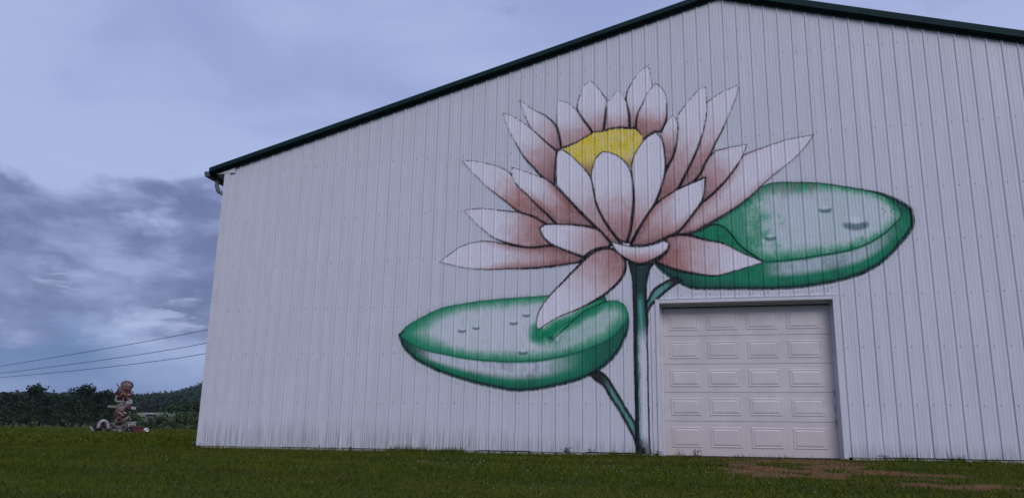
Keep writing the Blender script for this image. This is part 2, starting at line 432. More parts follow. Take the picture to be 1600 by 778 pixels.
# screw heads along the girts (far more than 300 and a pixel each: one part)
rows = [.812, 1.69, 2.52, 3.375, 4.24, 5.30, 6.78]
mb = MB()
def screw(x, z, r=.0070):
    y = -float(prof(x))-.0015
    mb.add([(x+r*math.cos(q*math.pi/3), y-.006, z+r*math.sin(q*math.pi/3)) for q in range(6)]+[(x+r*1.5*math.cos(q*math.pi/3), y+.001, z+r*1.5*math.sin(q*math.pi/3)) for q in range(6)],
           [(0, 1, 2, 3, 4, 5)]+[(q, q+6, (q+1) % 6+6, (q+1) % 6) for q in range(6)])
for zr in rows:
    for i in range(0, 84):
        x = i*P+random.uniform(-.004, .004); z = zr+random.uniform(-.007, .007)
        if x > XR-.1 or z > roofz(x)-.08: continue
        if OP0-.05 < x < OP1+.05 and z < OPZ+.1: continue
        screw(x, z)
for i in range(36, 48): screw(i*P-.01, OPZ+.135)
o = mb.build('screw', M['screw'], barn); o['kind'] = 'stuff'

# ------------------------------------------------------------------ mural: outlines in wall metres (x, z)
SHAPES = {
 'rpad': ([(8.564, 2.725),(8.203, 2.955),(8.037, 3.137),(8.255, 3.317),(8.431, 3.565),(8.656, 3.644),(8.933, 3.775),(9.242, 3.938),(9.583, 4.175),(9.778, 4.365),(10.007, 4.441),(10.371, 4.429),(10.729, 4.395),(11.079, 4.318),(11.423, 4.232),(11.694, 4.14),(11.92, 4.009),(12.078, 3.872),(12.069, 3.598),(11.861, 3.315),(11.605, 3.055),(11.318, 2.879),(10.968, 2.766),(10.442, 2.679),(9.91, 2.653),(9.371, 2.669),(8.821, 2.685)], {}),
 'lpad': ([(3.493, 2.007),(3.655, 2.176),(3.926, 2.326),(4.233, 2.463),(4.541, 2.525),(4.987, 2.582),(5.44, 2.615),(5.875, 2.632),(6.249, 2.65),(6.305, 2.547),(6.684, 2.538),(7.178, 2.624),(7.21, 2.524),(7.372, 2.525),(7.512, 2.455),(7.573, 2.286),(7.57, 2.092),(7.504, 1.889),(7.33, 1.593),(7.072, 1.372),(6.803, 1.236),(6.435, 1.131),(5.997, 1.05),(5.585, 1.035),(5.178, 1.106),(4.821, 1.188),(4.433, 1.305),(4.123, 1.423),(3.817, 1.582),(3.589, 1.8)], {}),
 'stem': ([(7.587, 3.176),(7.802, 3.124),(8.017, 3.16),(7.928, 2.997),(7.881, 2.779),(7.872, 2.485),(7.89, 2.182),(7.872, 1.82),(7.877, 1.545),(7.874, 1.087),(7.876, 0.646),(7.881, 0.202),(7.906, -0.047),(7.662, -0.051),(7.667, 0.29),(7.667, 0.86),(7.661, 1.547),(7.662, 1.823),(7.659, 2.49),(7.647, 2.885),(7.617, 3.064)], {}),
 'rbranch': ([(7.88, 2.225),(7.864, 2.463),(7.908, 2.538),(8.007, 2.699),(8.2, 2.824),(8.37, 2.894),(8.473, 2.837),(8.281, 2.712),(8.077, 2.544),(7.926, 2.375)], {}),
 'lbranch': ([(6.9, 1.299),(7.072, 1.351),(7.188, 1.266),(7.303, 1.098),(7.427, 0.89),(7.56, 0.664),(7.671, 0.472),(7.674, 0.069),(7.636, 0.249),(7.526, 0.47),(7.394, 0.704),(7.259, 0.911),(7.145, 1.098),(7.028, 1.182)], {}),
 'p10': ([(9.532, 6.252),(9.479, 6.029),(9.348, 5.709),(9.23, 5.448),(9.104, 5.212),(8.999, 4.987),(8.908, 4.832),(8.839, 4.686),(8.706, 4.534),(8.456, 4.423),(8.57, 4.658),(8.79, 5.119),(8.898, 5.451),(8.961, 5.706),(8.993, 5.978),(9.203, 6.115),(9.357, 6.184)], {'tip': (9.532, 6.252), 'base': (8.619, 4.482), 'lo': 0.38, 'hi': 0.8}),
 'p9': ([(8.981, 6.268),(8.983, 6.015),(8.961, 5.706),(8.896, 5.404),(8.79, 5.119),(8.685, 4.882),(8.57, 4.658),(8.401, 4.381),(8.06, 4.148),(8.131, 4.42),(8.248, 4.76),(8.386, 5.031),(8.448, 5.285),(8.477, 5.544),(8.483, 5.759),(8.575, 5.895),(8.689, 6.041),(8.837, 6.197)], {'tip': (8.981, 6.268), 'base': (8.239, 4.39), 'lo': 0.42, 'hi': 0.85}),
 'p8': ([(8.407, 5.789),(8.459, 5.689),(8.477, 5.532),(8.447, 5.262),(8.386, 5.031),(8.249, 4.795),(8.233, 5.03),(8.227, 5.231),(8.189, 5.472),(8.294, 5.679)], {'tip': (8.407, 5.789), 'base': (8.25, 4.83), 'lo': 0.25, 'hi': 0.6}),
 'p13': ([(10.693, 5.239),(10.593, 5.088),(10.397, 4.876),(10.163, 4.689),(9.896, 4.47),(9.584, 4.187),(9.253, 3.959),(8.901, 3.766),(8.656, 3.644),(8.39, 3.623),(8.599, 3.859),(8.853, 4.172),(9.038, 4.32),(9.257, 4.545),(9.423, 4.75),(9.547, 4.948),(9.738, 5.026),(10.001, 5.109),(10.304, 5.189)], {'tip': (10.693, 5.239), 'base': (8.433, 3.621), 'lo': 0.45, 'hi': 1.05, 'edge': 1}),
 'p12': ([(9.619, 5.15),(9.536, 4.949),(9.39, 4.718),(9.257, 4.545),(9.038, 4.32),(8.842, 4.161),(8.87, 4.353),(8.911, 4.601),(8.706, 4.534),(8.839, 4.686),(8.954, 4.921),(9.098, 5.073),(9.376, 5.122)], {'tip': (9.619, 5.15), 'base': (8.798, 4.414), 'lo': 0.3, 'hi': 0.85}),
 'p6': ([(7.96, 6.762),(8.015, 6.706),(8.034, 6.506),(8.065, 6.367),(7.923, 6.074),(7.817, 5.815),(7.746, 5.591),(7.645, 5.599),(7.637, 5.855),(7.585, 6.129),(7.61, 6.299),(7.68, 6.441),(7.797, 6.616),(7.89, 6.707)], {'tip': (7.96, 6.762), 'base': (7.69, 5.608), 'lo': 0.62, 'hi': 0.95}),
 'p4': ([(6.942, 6.587),(7.058, 6.463),(7.162, 6.304),(7.241, 6.16),(7.216, 5.854),(7.179, 5.576),(6.984, 5.567),(6.811, 5.839),(6.707, 6.034),(6.718, 6.182),(6.765, 6.328),(6.824, 6.485)], {'tip': (6.942, 6.587), 'base': (7.087, 5.571), 'lo': 0.55, 'hi': 1.0}),
 'p3': ([(6.34, 6.253),(6.518, 6.187),(6.695, 6.022),(6.811, 5.827),(6.927, 5.67),(6.984, 5.555),(6.753, 5.427),(6.567, 5.356),(6.416, 5.318),(6.356, 5.654),(6.331, 5.78),(6.33, 6.029)], {'tip': (6.364, 6.251), 'base': (6.625, 5.352), 'lo': 0.45, 'hi': 0.95}),
 'p2': ([(5.631, 6.318),(5.875, 6.118),(6.093, 5.987),(6.272, 5.822),(6.356, 5.654),(6.416, 5.318),(6.334, 5.263),(6.098, 5.465),(5.857, 5.732),(5.732, 6.017)], {'tip': (5.631, 6.318), 'base': (6.357, 5.311), 'lo': 0.4, 'hi': 0.85}),
 'p1': ([(5.317, 6.104),(5.588, 5.954),(5.905, 5.69),(6.157, 5.436),(6.334, 5.276),(6.313, 4.962),(6.303, 4.626),(6.069, 4.797),(5.914, 4.977),(5.733, 5.197),(5.56, 5.506),(5.434, 5.753)], {'tip': (5.317, 6.104), 'base': (6.291, 4.687), 'lo': 0.4, 'hi': 0.75, 'deep': 1}),
 'p5': ([(7.446, 6.339),(7.562, 6.168),(7.627, 5.917),(7.645, 5.599),(7.487, 5.624),(7.316, 5.614),(7.179, 5.576),(7.216, 5.854),(7.241, 6.11),(7.299, 6.179),(7.38, 6.271)], {'tip': (7.439, 6.34), 'base': (7.43, 5.605), 'lo': 0.5, 'hi': 1.0}),
 'p7': ([(8.118, 6.411),(8.22, 6.316),(8.294, 6.138),(8.3, 5.919),(8.283, 5.703),(8.189, 5.484),(8.079, 5.504),(7.876, 5.365),(7.812, 5.49),(7.746, 5.591),(7.784, 5.842),(7.878, 6.053),(7.984, 6.264)], {'tip': (8.122, 6.411), 'base': (7.956, 5.442), 'lo': 0.45, 'hi': 0.85}),
 'yellow': ([(6.451, 5.304),(6.59, 5.354),(6.753, 5.427),(6.984, 5.555),(7.179, 5.576),(7.373, 5.609),(7.656, 5.586),(7.757, 5.566),(7.866, 5.425),(7.853, 5.295),(7.715, 5.079),(7.645, 4.871),(7.535, 5.009),(7.357, 5.141),(7.165, 5.203),(7.05, 5.091),(6.992, 4.916),(6.957, 4.739),(6.855, 4.853),(6.741, 4.993),(6.591, 5.172)], {}),
 'p18': ([(4.555, 5.218),(4.864, 5.172),(5.146, 5.09),(5.329, 5.016),(5.5, 4.883),(5.611, 4.681),(5.803, 4.489),(5.981, 4.288),(6.168, 4.1),(6.342, 3.904),(6.17, 3.912),(5.972, 4.016),(5.773, 4.109),(5.595, 4.214),(5.403, 4.38),(5.245, 4.51),(5.06, 4.667),(4.873, 4.862),(4.671, 5.073)], {'tip': (4.555, 5.218), 'base': (6.319, 3.905), 'lo': 0.4, 'hi': 0.7}),
 'p21': ([(4.637, 4.254),(4.914, 4.275),(5.323, 4.217),(5.655, 4.163),(5.925, 4.066),(6.147, 3.925),(6.044, 3.848),(6.103, 3.705),(6.265, 3.536),(6.059, 3.51),(5.817, 3.509),(5.454, 3.606),(5.204, 3.711),(4.986, 3.888),(4.8, 4.064)], {'tip': (4.637, 4.254), 'base': (6.207, 3.666), 'lo': 0.48, 'hi': 0.85}),
 'p23': ([(4.198, 3.316),(4.386, 3.451),(4.575, 3.573),(4.79, 3.635),(5.028, 3.66),(5.337, 3.611),(5.631, 3.54),(5.909, 3.505),(6.288, 3.524),(6.526, 3.422),(6.818, 3.296),(6.74, 3.208),(6.38, 3.165),(5.937, 3.135),(5.499, 3.14),(5.042, 3.144),(4.588, 3.207)], {'tip': (4.198, 3.316), 'base': (6.795, 3.263), 'lo': 0.42, 'hi': 0.85, 'edge': 1}),
 'p19': ([(5.509, 5.016),(5.677, 4.956),(5.915, 4.855),(6.163, 4.731),(6.338, 4.576),(6.523, 4.387),(6.752, 4.116),(7.043, 3.811),(6.695, 3.863),(6.342, 3.904),(6.168, 4.1),(5.981, 4.288),(5.803, 4.489),(5.611, 4.681),(5.524, 4.844)], {'tip': (5.509, 5.016), 'base': (6.965, 3.827), 'lo': 0.32, 'hi': 0.72, 'edge': 1}),
 'p17': ([(6.428, 5.293),(6.602, 5.159),(6.752, 4.992),(6.878, 4.84),(6.957, 4.704),(7.002, 4.477),(7.068, 4.204),(7.189, 3.931),(7.352, 3.671),(7.482, 3.495),(7.328, 3.479),(7.043, 3.811),(6.752, 4.128),(6.523, 4.399),(6.338, 4.624),(6.325, 4.852),(6.335, 5.166),(6.369, 5.273)], {'tip': (6.428, 5.293), 'base': (7.405, 3.498), 'lo': 0.38, 'hi': 0.8}),
 'p15': ([(8.101, 5.491),(8.197, 5.34),(8.235, 5.089),(8.238, 4.761),(8.165, 4.464),(8.061, 4.206),(7.96, 4.017),(7.803, 3.797),(7.635, 3.511),(7.57, 3.536),(7.627, 3.726),(7.664, 3.975),(7.691, 4.296),(7.675, 4.634),(7.668, 4.893),(7.715, 5.079),(7.842, 5.296),(7.966, 5.418)], {'tip': (8.068, 5.493), 'base': (7.624, 3.511), 'lo': 0.48, 'hi': 0.92}),
 'p16': ([(7.165, 5.203),(7.357, 5.141),(7.524, 5.01),(7.633, 4.825),(7.675, 4.634),(7.691, 4.296),(7.664, 3.975),(7.627, 3.726),(7.559, 3.525),(7.439, 3.565),(7.276, 3.777),(7.145, 4.002),(7.034, 4.275),(6.991, 4.548),(6.957, 4.739),(6.981, 4.916),(7.05, 5.091)], {'tip': (7.199, 5.2), 'base': (7.504, 3.539), 'lo': 0.45, 'hi': 0.85}),
 'p14': ([(8.9, 4.591),(8.88, 4.329),(8.821, 4.174),(8.666, 3.957),(8.445, 3.687),(8.197, 3.564),(7.927, 3.464),(7.623, 3.466),(7.837, 3.864),(8.027, 4.139),(8.215, 4.289),(8.434, 4.413),(8.684, 4.513)], {'tip': (8.9, 4.591), 'base': (7.732, 3.484), 'lo': 0.35, 'hi': 0.85, 'edge': 1}),
 'p20': ([(6.044, 3.848),(6.136, 3.902),(6.342, 3.904),(6.695, 3.875),(7.065, 3.787),(7.197, 3.644),(7.307, 3.514),(7.24, 3.449),(7.096, 3.443),(6.952, 3.393),(6.818, 3.296),(6.526, 3.422),(6.253, 3.56),(6.103, 3.705)], {'tip': (6.044, 3.848), 'base': (7.24, 3.483), 'lo': 0.4, 'hi': 0.95}),
 'p22': ([(7.251, 3.437),(7.404, 3.374),(7.512, 3.257),(7.542, 3.122),(7.486, 2.935),(7.277, 2.709),(7.036, 2.55),(6.739, 2.403),(6.363, 2.257),(6.018, 2.054),(5.994, 2.188),(6.048, 2.386),(6.215, 2.628),(6.46, 2.879),(6.74, 3.163),(6.94, 3.348),(7.096, 3.421)], {'tip': (6.018, 2.054), 'base': (7.436, 3.294), 'lo': 0.4, 'hi': 0.95, 'deep': 1}),
 'p25': ([(8.273, 3.606),(8.539, 3.616),(8.892, 3.511),(9.179, 3.432),(9.409, 3.291),(9.686, 3.15),(9.784, 3.093),(9.539, 3.027),(9.272, 2.95),(9.034, 2.894),(8.695, 2.938),(8.395, 3.014),(8.206, 3.086),(8.038, 3.17),(8.212, 3.318),(8.269, 3.461),(8.196, 3.531)], {'tip': (9.784, 3.093), 'base': (8.16, 3.376), 'lo': 0.3, 'hi': 0.9, 'deep': 1}),
 'p24': ([(7.307, 3.548),(7.416, 3.509),(7.525, 3.47),(7.775, 3.437),(7.991, 3.461),(8.175, 3.521),(8.27, 3.483),(8.246, 3.373),(8.104, 3.256),(7.92, 3.163),(7.77, 3.136),(7.587, 3.21),(7.436, 3.328),(7.339, 3.456)], {'tip': (7.786, 3.459), 'base': (7.78, 3.147), 'lo': 0.15, 'hi': 0.85}),
}
STROKES = {
 'rlip': ([(8.645, 3.644),(8.836, 3.68),(9.017, 3.771),(9.191, 3.707),(9.299, 3.58),(9.434, 3.388),(9.659, 3.205),(9.805, 3.108),(10.004, 3.106),(10.293, 3.127),(10.717, 3.184),(11.176, 3.261),(11.56, 3.433),(11.824, 3.653),(11.918, 3.764),(11.893, 3.914),(11.656, 4.142),(11.423, 4.232)], 1.6),
 'rlobe': ([(8.656, 3.644),(9.017, 3.771),(9.191, 3.707),(9.299, 3.58),(9.434, 3.388),(9.755, 3.115)], 2.0),
 'llip': ([(3.544, 1.971),(3.831, 1.797),(4.11, 1.703),(4.42, 1.644),(4.726, 1.585),(5.166, 1.537),(5.576, 1.512),(5.756, 1.521),(6.091, 1.54),(6.597, 1.632),(7.01, 1.767),(7.269, 1.893),(7.475, 2.094),(7.551, 2.243)], 1.2),
 'lcrease': ([(6.266, 1.853),(6.497, 2.072),(6.805, 2.336),(7.079, 2.466),(7.21, 2.513)], 1.6),
 'lnotch': ([(6.018, 2.054),(5.997, 1.956),(6.076, 1.921),(6.353, 2.081),(6.739, 2.26),(7.177, 2.525),(7.233, 2.655)], 1.5),
 'stemline': ([(7.89, 2.182),(7.872, 1.82),(7.877, 1.545),(7.874, 1.087),(7.876, 0.646),(7.881, 0.202),(7.907, -0.007)], 1.5),
 'rfold': ([(9.607, 3.808),(9.684, 3.727),(9.722, 3.659),(9.778, 3.569)], 0.5),
}
DROPS = [(4.663, 2.078, 0.095), (4.919, 2.119, 0.084), (5.597, 2.195, 0.095), (5.812, 2.325, 0.084), (5.765, 1.685, 0.105), (10.788, 3.953, 0.126), (11.238, 3.703, 0.231), (9.907, 3.52, 0.116)]
TOPS = {
 'rtop': [(9.017, 3.771),(9.242, 3.938),(9.583, 4.175),(9.778, 4.365),(10.007, 4.441),(10.371, 4.429),(10.729, 4.395),(11.079, 4.318),(11.423, 4.232),(11.656, 4.142),(11.893, 3.914),(11.918, 3.764),(11.824, 3.653),(11.56, 3.433),(11.176, 3.261),(10.717, 3.184),(10.293, 3.127),(10.004, 3.106),(9.755, 3.115),(9.659, 3.205),(9.434, 3.388),(9.299, 3.58),(9.191, 3.707)],
 'ltop': [(3.493, 2.007),(3.655, 2.176),(3.926, 2.326),(4.233, 2.463),(4.541, 2.525),(4.987, 2.582),(5.44, 2.615),(5.875, 2.632),(6.249, 2.65),(6.684, 2.538),(7.21, 2.524),(7.372, 2.525),(7.512, 2.455),(7.573, 2.286),(7.54, 2.168),(7.475, 2.094),(7.269, 1.893),(7.01, 1.767),(6.597, 1.632),(6.091, 1.54),(5.756, 1.521),(5.166, 1.537),(4.726, 1.585),(4.42, 1.644),(4.11, 1.703),(3.831, 1.797),(3.607, 1.925)],
}

def cubic(pts, closed=True, n=6, corner=50):
    p = np.array(pts, float); N = len(p); out = []
    def tang(i, side):
        a, b, c = p[(i-1) % N], p[i], p[(i+1) % N]
        if not closed and i == 0: return c-b
        if not closed and i == N-1: return b-a
        d0, d1 = b-a, c-b
        ang = abs(math.degrees(math.atan2(d0[0]*d1[1]-d0[1]*d1[0], d0@d1)))
        if ang > corner: return d0 if side < 0 else d1
        return (c-a)/2
    for i in range(N if closed else N-1):
        a, b = p[i], p[(i+1) % N]; L = np.linalg.norm(b-a)
        ta, tb = tang(i, 1), tang((i+1) % N, -1)
        ta = ta/(np.linalg.norm(ta)+1e-9)*L; tb = tb/(np.linalg.norm(tb)+1e-9)*L
        for k in range(n):
            t = k/n; out.append((2*t**3-3*t*t+1)*a+(t**3-2*t*t+t)*ta+(-2*t**3+3*t*t)*b+(t**3-t*t)*tb)
    if not closed: out.append(p[-1])
    return np.array(out)
def seg_dist(X, Z, line, closed=True):
    a = line; b = np.roll(line, -1, 0) if closed else line[1:]
    a = a if closed else line[:-1]; best = np.full(X.shape, 1e9); ins = np.zeros(X.shape, bool)
    for (ax, az), (bx, bz) in zip(a, b):
        vx, vz = bx-ax, bz-az; q = vx*vx+vz*vz+1e-12
        t = np.clip(((X-ax)*vx+(Z-az)*vz)/q, 0, 1)
        dd = (X-ax-t*vx)**2+(Z-az-t*vz)**2
        np.minimum(best, dd, out=best)
        if closed and abs(bz-az) > 1e-9:
            ins ^= ((az > Z) != (bz > Z)) & (X < vx*(Z-az)/vz+ax)
    dd = np.sqrt(best)
    return np.where(ins, -dd, dd) if closed else dd
def sstep(x, a, b):
    t = np.clip((x-a)/(b-a), 0, 1); return t*t*(3-2*t)
LAT = np.random.default_rng(5).random((256, 256))
def vnoise(x, z):
    xi, zi = np.floor(x).astype(int), np.floor(z).astype(int); fx, fz = x-xi, z-zi
    fx, fz = fx*fx*(3-2*fx), fz*fz*(3-2*fz); g = lambda i, j: LAT[i % 256, j % 256]
    return (g(xi, zi)*(1-fx)+g(xi+1, zi)*fx)*(1-fz)+(g(xi, zi+1)*(1-fx)+g(xi+1, zi+1)*fx)*fz
def fbm(x, z, o=4):
    s = 0; a = .5; t = 0
    for k in range(o): s = s+a*vnoise(x*2**k+17*k, z*2**k+9*k); t += a; a *= .55
    return s/t
gx_ = []
offs = [-.0215, -.015, -.0085, 0, .0085, .015, .0215, .031, .041, .050, .057, .063, .069, .076, .086, .096, .106, .1095, .119, .1225, .132, .142, .152, .159, .165, .171, .178, .1875, .197]
for i in range(14, 55): gx_ += [i*P+RIBX+o for o in offs]
gx_ = np.array([q for q in gx_ if 3.40 < q < 12.2]); gz_ = np.arange(.03, 6.95, .0118)
GX, GZ = np.meshgrid(gx_, gz_)
OWN = np.full(GX.shape, -1); RGB = np.zeros(GX.shape+(3,)); ALP = np.zeros(GX.shape)
ribu = np.mod(GX-RIBX+P/2, P)-P/2
foot_miss = sstep(-np.abs(np.abs(ribu)-.016), -.012, -.002)
N_fine = fbm(GX*34, GZ*30, 3); N_str = fbm(GX*48, GZ*7, 3); N_mid = fbm(GX*7, GZ*7, 4); N_big = fbm(GX*2.3, GZ*2.3, 4)
def win(pts, pad=.16):
    p = np.array(pts); x0, z0 = p.min(0)-pad; x1, z1 = p.max(0)+pad
    i0, i1 = np.searchsorted(gx_, [x0, x1]); j0, j1 = np.searchsorted(gz_, [z0, z1]); return (slice(j0, j1), slice(i0, i1))
def over(s, c, col, a):
    """lay paint (col, a) over what is there, within coverage c"""
    k = c*a
    A0 = ALP[s]; A1 = A0+(1-A0)*k
    w_ = np.where(A1 > 1e-5, k/np.maximum(A1, 1e-5), 0)[..., None]
    RGB[s] = RGB[s]*(1-w_)+np.asarray(col)*w_; ALP[s] = A1
INK = np.array([.004, .004, .006]); LITE = np.array([.80, .755, .80]); PINK = np.array([.49, .225, .19]); DEEP = np.array([.23, .085, .075])
GRN = np.array([.003, .27, .12]); GDK = np.array([.008, .055, .045]); GLT = np.array([.30, .56, .42]); TEAL = np.array([.015, .20, .145])
def lerp(a, b, t): return a+(b-a)*np.asarray(t)[..., None]
def ink(s, dist, hw, strength, broken=0.0, col=INK):
    nf, ns = N_fine[s], N_str[s]
    c = sstep(-dist, -(hw+.007), -(hw-.004)+.0)
    gapn = 1-broken*sstep(nf, .60, .38)
    gapn = gapn*(1-foot_miss[s]*.55*np.clip(broken+.15, 0, 1))
    c = c*np.clip(strength*gapn, 0, 1); c = c*np.clip(.75+.7*(ns-.3), 0, 1)
    over(s, c, col, 1.0)
def clear(s, c):
    ALP[s] = ALP[s]*(1-c)
names = {}
order = list(SHAPES)
def paint_shape(idx, n):
    pts, k = SHAPES[n]; s = win(pts); X, Z = GX[s], GZ[s]
    wob = (N_fine[s]-.5)*.010
    line = cubic(pts, corner=36); sd = seg_dist(X, Z, line)+wob
    cov = sstep(-sd, -.007, .005); nm, ns, nb, nf = N_mid[s], N_str[s], N_big[s], N_fine[s]
    OWN[s] = np.where(sd < .026, idx, OWN[s])
    if n.startswith('p') and n != 'pad' and 'tip' in k:
        tx, tz = k['tip']; bx, bz = k['base']; L2 = (bx-tx)**2+(bz-tz)**2
        t = ((X-tx)*(bx-tx)+(Z-tz)*(bz-tz))/L2
        clear(s, cov)
        tt = t+(nm-.5)*.13+(ns-.5)*.14+(nb-.5)*.12
        e = k.get('edge', 0)
        if e: tt = tt+.30*sstep(sd, -.16, 0)*sstep(t, .18, .45)
        pk = sstep(tt, k['lo']-.10, k['hi']-.02)
        pk = np.maximum(pk, .55*sstep(sd, -.07, 0)*sstep(tt, k['lo']-.18, k['lo']+.1))
        col = lerp(np.broadcast_to(LITE, X.shape+(3,)), PINK, pk*np.clip(.80+.5*(nb-.5)+.25*(nf-.5), 0, 1))
        dp = sstep(tt, k['hi']-.15, k['hi']+.22)*(.9 if k.get('deep') else .7)
        dp = np.maximum(dp, .55*sstep(sd, -.045, 0)*sstep(t, .5, .85))
        col = lerp(col, DEEP, np.clip(dp, 0, 1))
        lt = .30*sstep(nm*nf*2.2, .62, .85)*pk; col = lerp(col, np.array([.62, .50, .47]), lt)
        over(s, cov, col, np.clip(.90+.15*pk, 0, .985))
        hw = .0085+.0105*sstep(t, .15, .8); st = .88+.12*sstep(t, .05, .5); br = .85*(1-sstep(t, .12, .62))
        if n in ('p20', 'p24', 'p14', 'p16', 'p17', 'p15', 'p22', 'p25'): br = br*.1; st = np.maximum(st, .88); hw = hw+.003
        if n in ('p13', 'p12', 'p23'): br = br*.45
        ink(s, np.abs(sd), hw, st, br, INK if n not in ('p13',) else np.array([.05, .035, .045]))
        # soft smoky halo hugging the line near the base
        over(s, sstep(-np.abs(sd), -.055, -.004)*cov, INK*1.6, .55*sstep(t, .30, .9))
    elif n == 'yellow':
        cov = sstep(-(sd+(ns-.5)*.05*sstep(Z, 4.9, 5.15)), -.006, .006); clear(s, cov)
        fl = sstep(N_str[s]*.6+fbm(X*60, Z*10, 2)*.4, .3, .7)
        col = lerp(np.broadcast_to(np.array([.80, .66, .22]), X.shape+(3,)), np.array([.88, .66, .008]), fl)
        col = lerp(col, np.array([.62, .54, .38]), sstep(nm, .56, .8)*.6)
        col = lerp(col, np.array([.30, .15, .10]), sstep(Z, 5.12, 4.86)*.8); col = lerp(col, np.array([.55, .40, .01]), .4*sstep(ns, .55, .72))
        col = lerp(col, np.array([.22, .17, .05]), .6*sstep(nf, .72, .85))
        over(s, cov, col, .97); ink(s, np.abs(sd), .006, .8, .25, INK)
    elif n in ('rpad', 'lpad'):
        clear(s, cov)
        top = cubic(TOPS['rtop' if n == 'rpad' else 'ltop'], corner=58); st_ = seg_dist(X, Z, top)
        din = -st_
        sx = (X-3.5)/(7.35-3.5) if n == 'lpad' else (X-9.4)/(12.1-9.4)
        if n == 'lpad':
            m = .25+.34*sstep(sx, .30, .0)+.10*sstep(sx, .75, 1.0); g = 1-sstep(din+(nm-.5)*.06+(nf-.5)*.03+(ns-.5)*.08, -.05, m+.03)
            g = np.maximum(g, .95*sstep(-seg_dist(X, Z, cubic(STROKES['lnotch'][0], False), False)+(nm-.5)*.08, -.22, -.03))
            g = np.maximum(g, .34*sstep(sx, .58, .75)*(.7+.6*nf)); g = np.maximum(g, .16*sstep(nm*.5+nb*.5, .40, .65))
        else:
            m = .30-.14*sstep(sx, .3, .7); g = 1-sstep(din+(nm-.5)*.10+(nf-.5)*.04+(ns-.5)*.10, -.05, m+.04)
            g = np.maximum(g, .80*sstep(sx+(nm-.5)*.25+(nf-.5)*.12, .34, .0)); g = np.maximum(g, .16*sstep(nb, .42, .65))
        lite = np.array([.66, .68, .70]) if n == 'lpad' else np.array([.60, .655, .67])
        ctop = lerp(lerp(np.broadcast_to(lite, X.shape+(3,)), GLT*.9, sstep(g, .0, .6)), GRN, sstep(g, .35, 1.0))
        if n == 'rpad':   # rusty scuffs along the far rim
            sc = sstep(Z, 4.05, 4.35)*sstep(np.abs(X-10.2), .75, .35)*sstep(ns, .42, .62)
            ctop = lerp(ctop, np.array([.22, .19, .18]), .7*sc)
        d1, d2 = np.abs(st_), np.abs(sd); rr = d1/(d1+d2+1e-6)
        band = sstep(rr, .01, .12)*sstep(rr, .74 if n == 'lpad' else .66, .38)
        if n == 'lpad': band = band*sstep(X, 3.62, 4.25)*sstep(X, 6.9, 5.9)
        else: band = band*sstep(X, 9.7, 10.2)*sstep(X, 12.0, 11.2)*.85
        band = band*np.clip(.95+.9*(ns-.5)+.5*(nm-.5), 0, 1)
        crim = lerp(np.broadcast_to(GRN*.85, X.shape+(3,)), lite*np.array([.98, .97, 1.0]), band)
        crim = lerp(crim, GDK, .75*sstep(rr, .72, 1.0)); crim = lerp(crim, GDK, .35*sstep(nm, .5, .75))
        if n == 'lpad': crim = lerp(crim, GDK, .75*sstep(X, 4.25, 3.65)*sstep(nm+.2, .2, .6)); crim = lerp(crim, GDK, .6*sstep(X, 6.5, 7.3))
        if n == 'rpad': crim = lerp(crim, GDK, .85*sstep(X, 8.8, 8.35)); crim = lerp(crim, GDK, .8*sstep(Z+.15*X, 5.45, 5.75)*sstep(X, 11.6, 12.0))
        inside = sstep(din, -.006, .006)
        col = lerp(crim, np.zeros(3), 0); col = col*(1-inside[..., None])+ctop*inside[..., None]
        alp = np.clip(.93+.05*(1-sstep(col[..., 0], .3, .5)), 0, .98)
        # overspray past the line
        over(s, sstep(-sd, -.10, .0)*(1-cov), GRN*.9, .30*sstep(ns, .3, .7)*(1.0 if n == 'lpad' else .35))
        over(s, cov, col, alp)
        lip = 'rlip' if n == 'rpad' else 'llip'
        ink(s, seg_dist(X, Z, cubic(STROKES[lip][0], False), False), .009 if n == 'rpad' else .012, .9 if n == 'rpad' else .6, .25, INK if n == 'rpad' else GDK)
        if n == 'rpad':
            ink(s, seg_dist(X, Z, cubic(STROKES['rlobe'][0], False), False), .012, .95); ink(s, seg_dist(X, Z, cubic(STROKES['rfold'][0], False), False), .002, .7, .8)
        else:
            ink(s, seg_dist(X, Z, cubic(STROKES['lcrease'][0], False), False), .010, .85)
            dcr = np.hypot((X-6.25)/1.2, (Z-1.915)/.8); over(s, sstep(-dcr, -.30, -.0)*cov*sstep(nm+nf, .7, 1.2), GRN, .9); over(s, sstep(-dcr, -.08, -.0)*cov, GDK*.5, .75)
            ink(s, seg_dist(X, Z, cubic(STROKES['lnotch'][0], False), False), .005, .5)
        lowk = sstep(Z-(2.0 if n == 'lpad' else 3.5), .25, -.15)
        st2 = np.clip(.35+lowk*1.2, 0, 1) if n == 'lpad' else np.clip(.75+lowk+sstep(X, 11.0, 11.7), 0, 1)
        hw = .012+.016*(lowk if n == 'lpad' else np.maximum(lowk, sstep(X, 11.3, 12.0)*1.2))
        ink(s, np.abs(sd+.004), hw, st2, .2)
        over(s, sstep(-np.abs(sd), -.05, -.0)*cov, GDK, .7*np.clip(lowk+.3, 0, 1))
    elif n == 'stem':
        clear(s, cov)
        xl = np.interp(Z, [0, .3, 1.5, 2.3, 2.6, 2.76, 2.9], [7.655, 7.645, 7.63, 7.640, 7.63, 7.62, 7.58]); xr = np.interp(Z, [0, .06, .3, 1.5, 2.3, 2.6, 2.76, 2.9], [7.93, 7.915, 7.88, 7.865, 7.85, 7.87, 7.93, 8.0])
        ins_ = seg_dist(X, Z, line) < 0; xl = np.where(ins_, X, 99).min(1, keepdims=True); xr = np.where(ins_, X, -99).max(1, keepdims=True); xl, xr = np.where(xl > 50, 7.6, xl), np.where(xr < 0, 7.9, xr)
        u = (X-xl)/(xr-xl)+(nf-.5)*.08
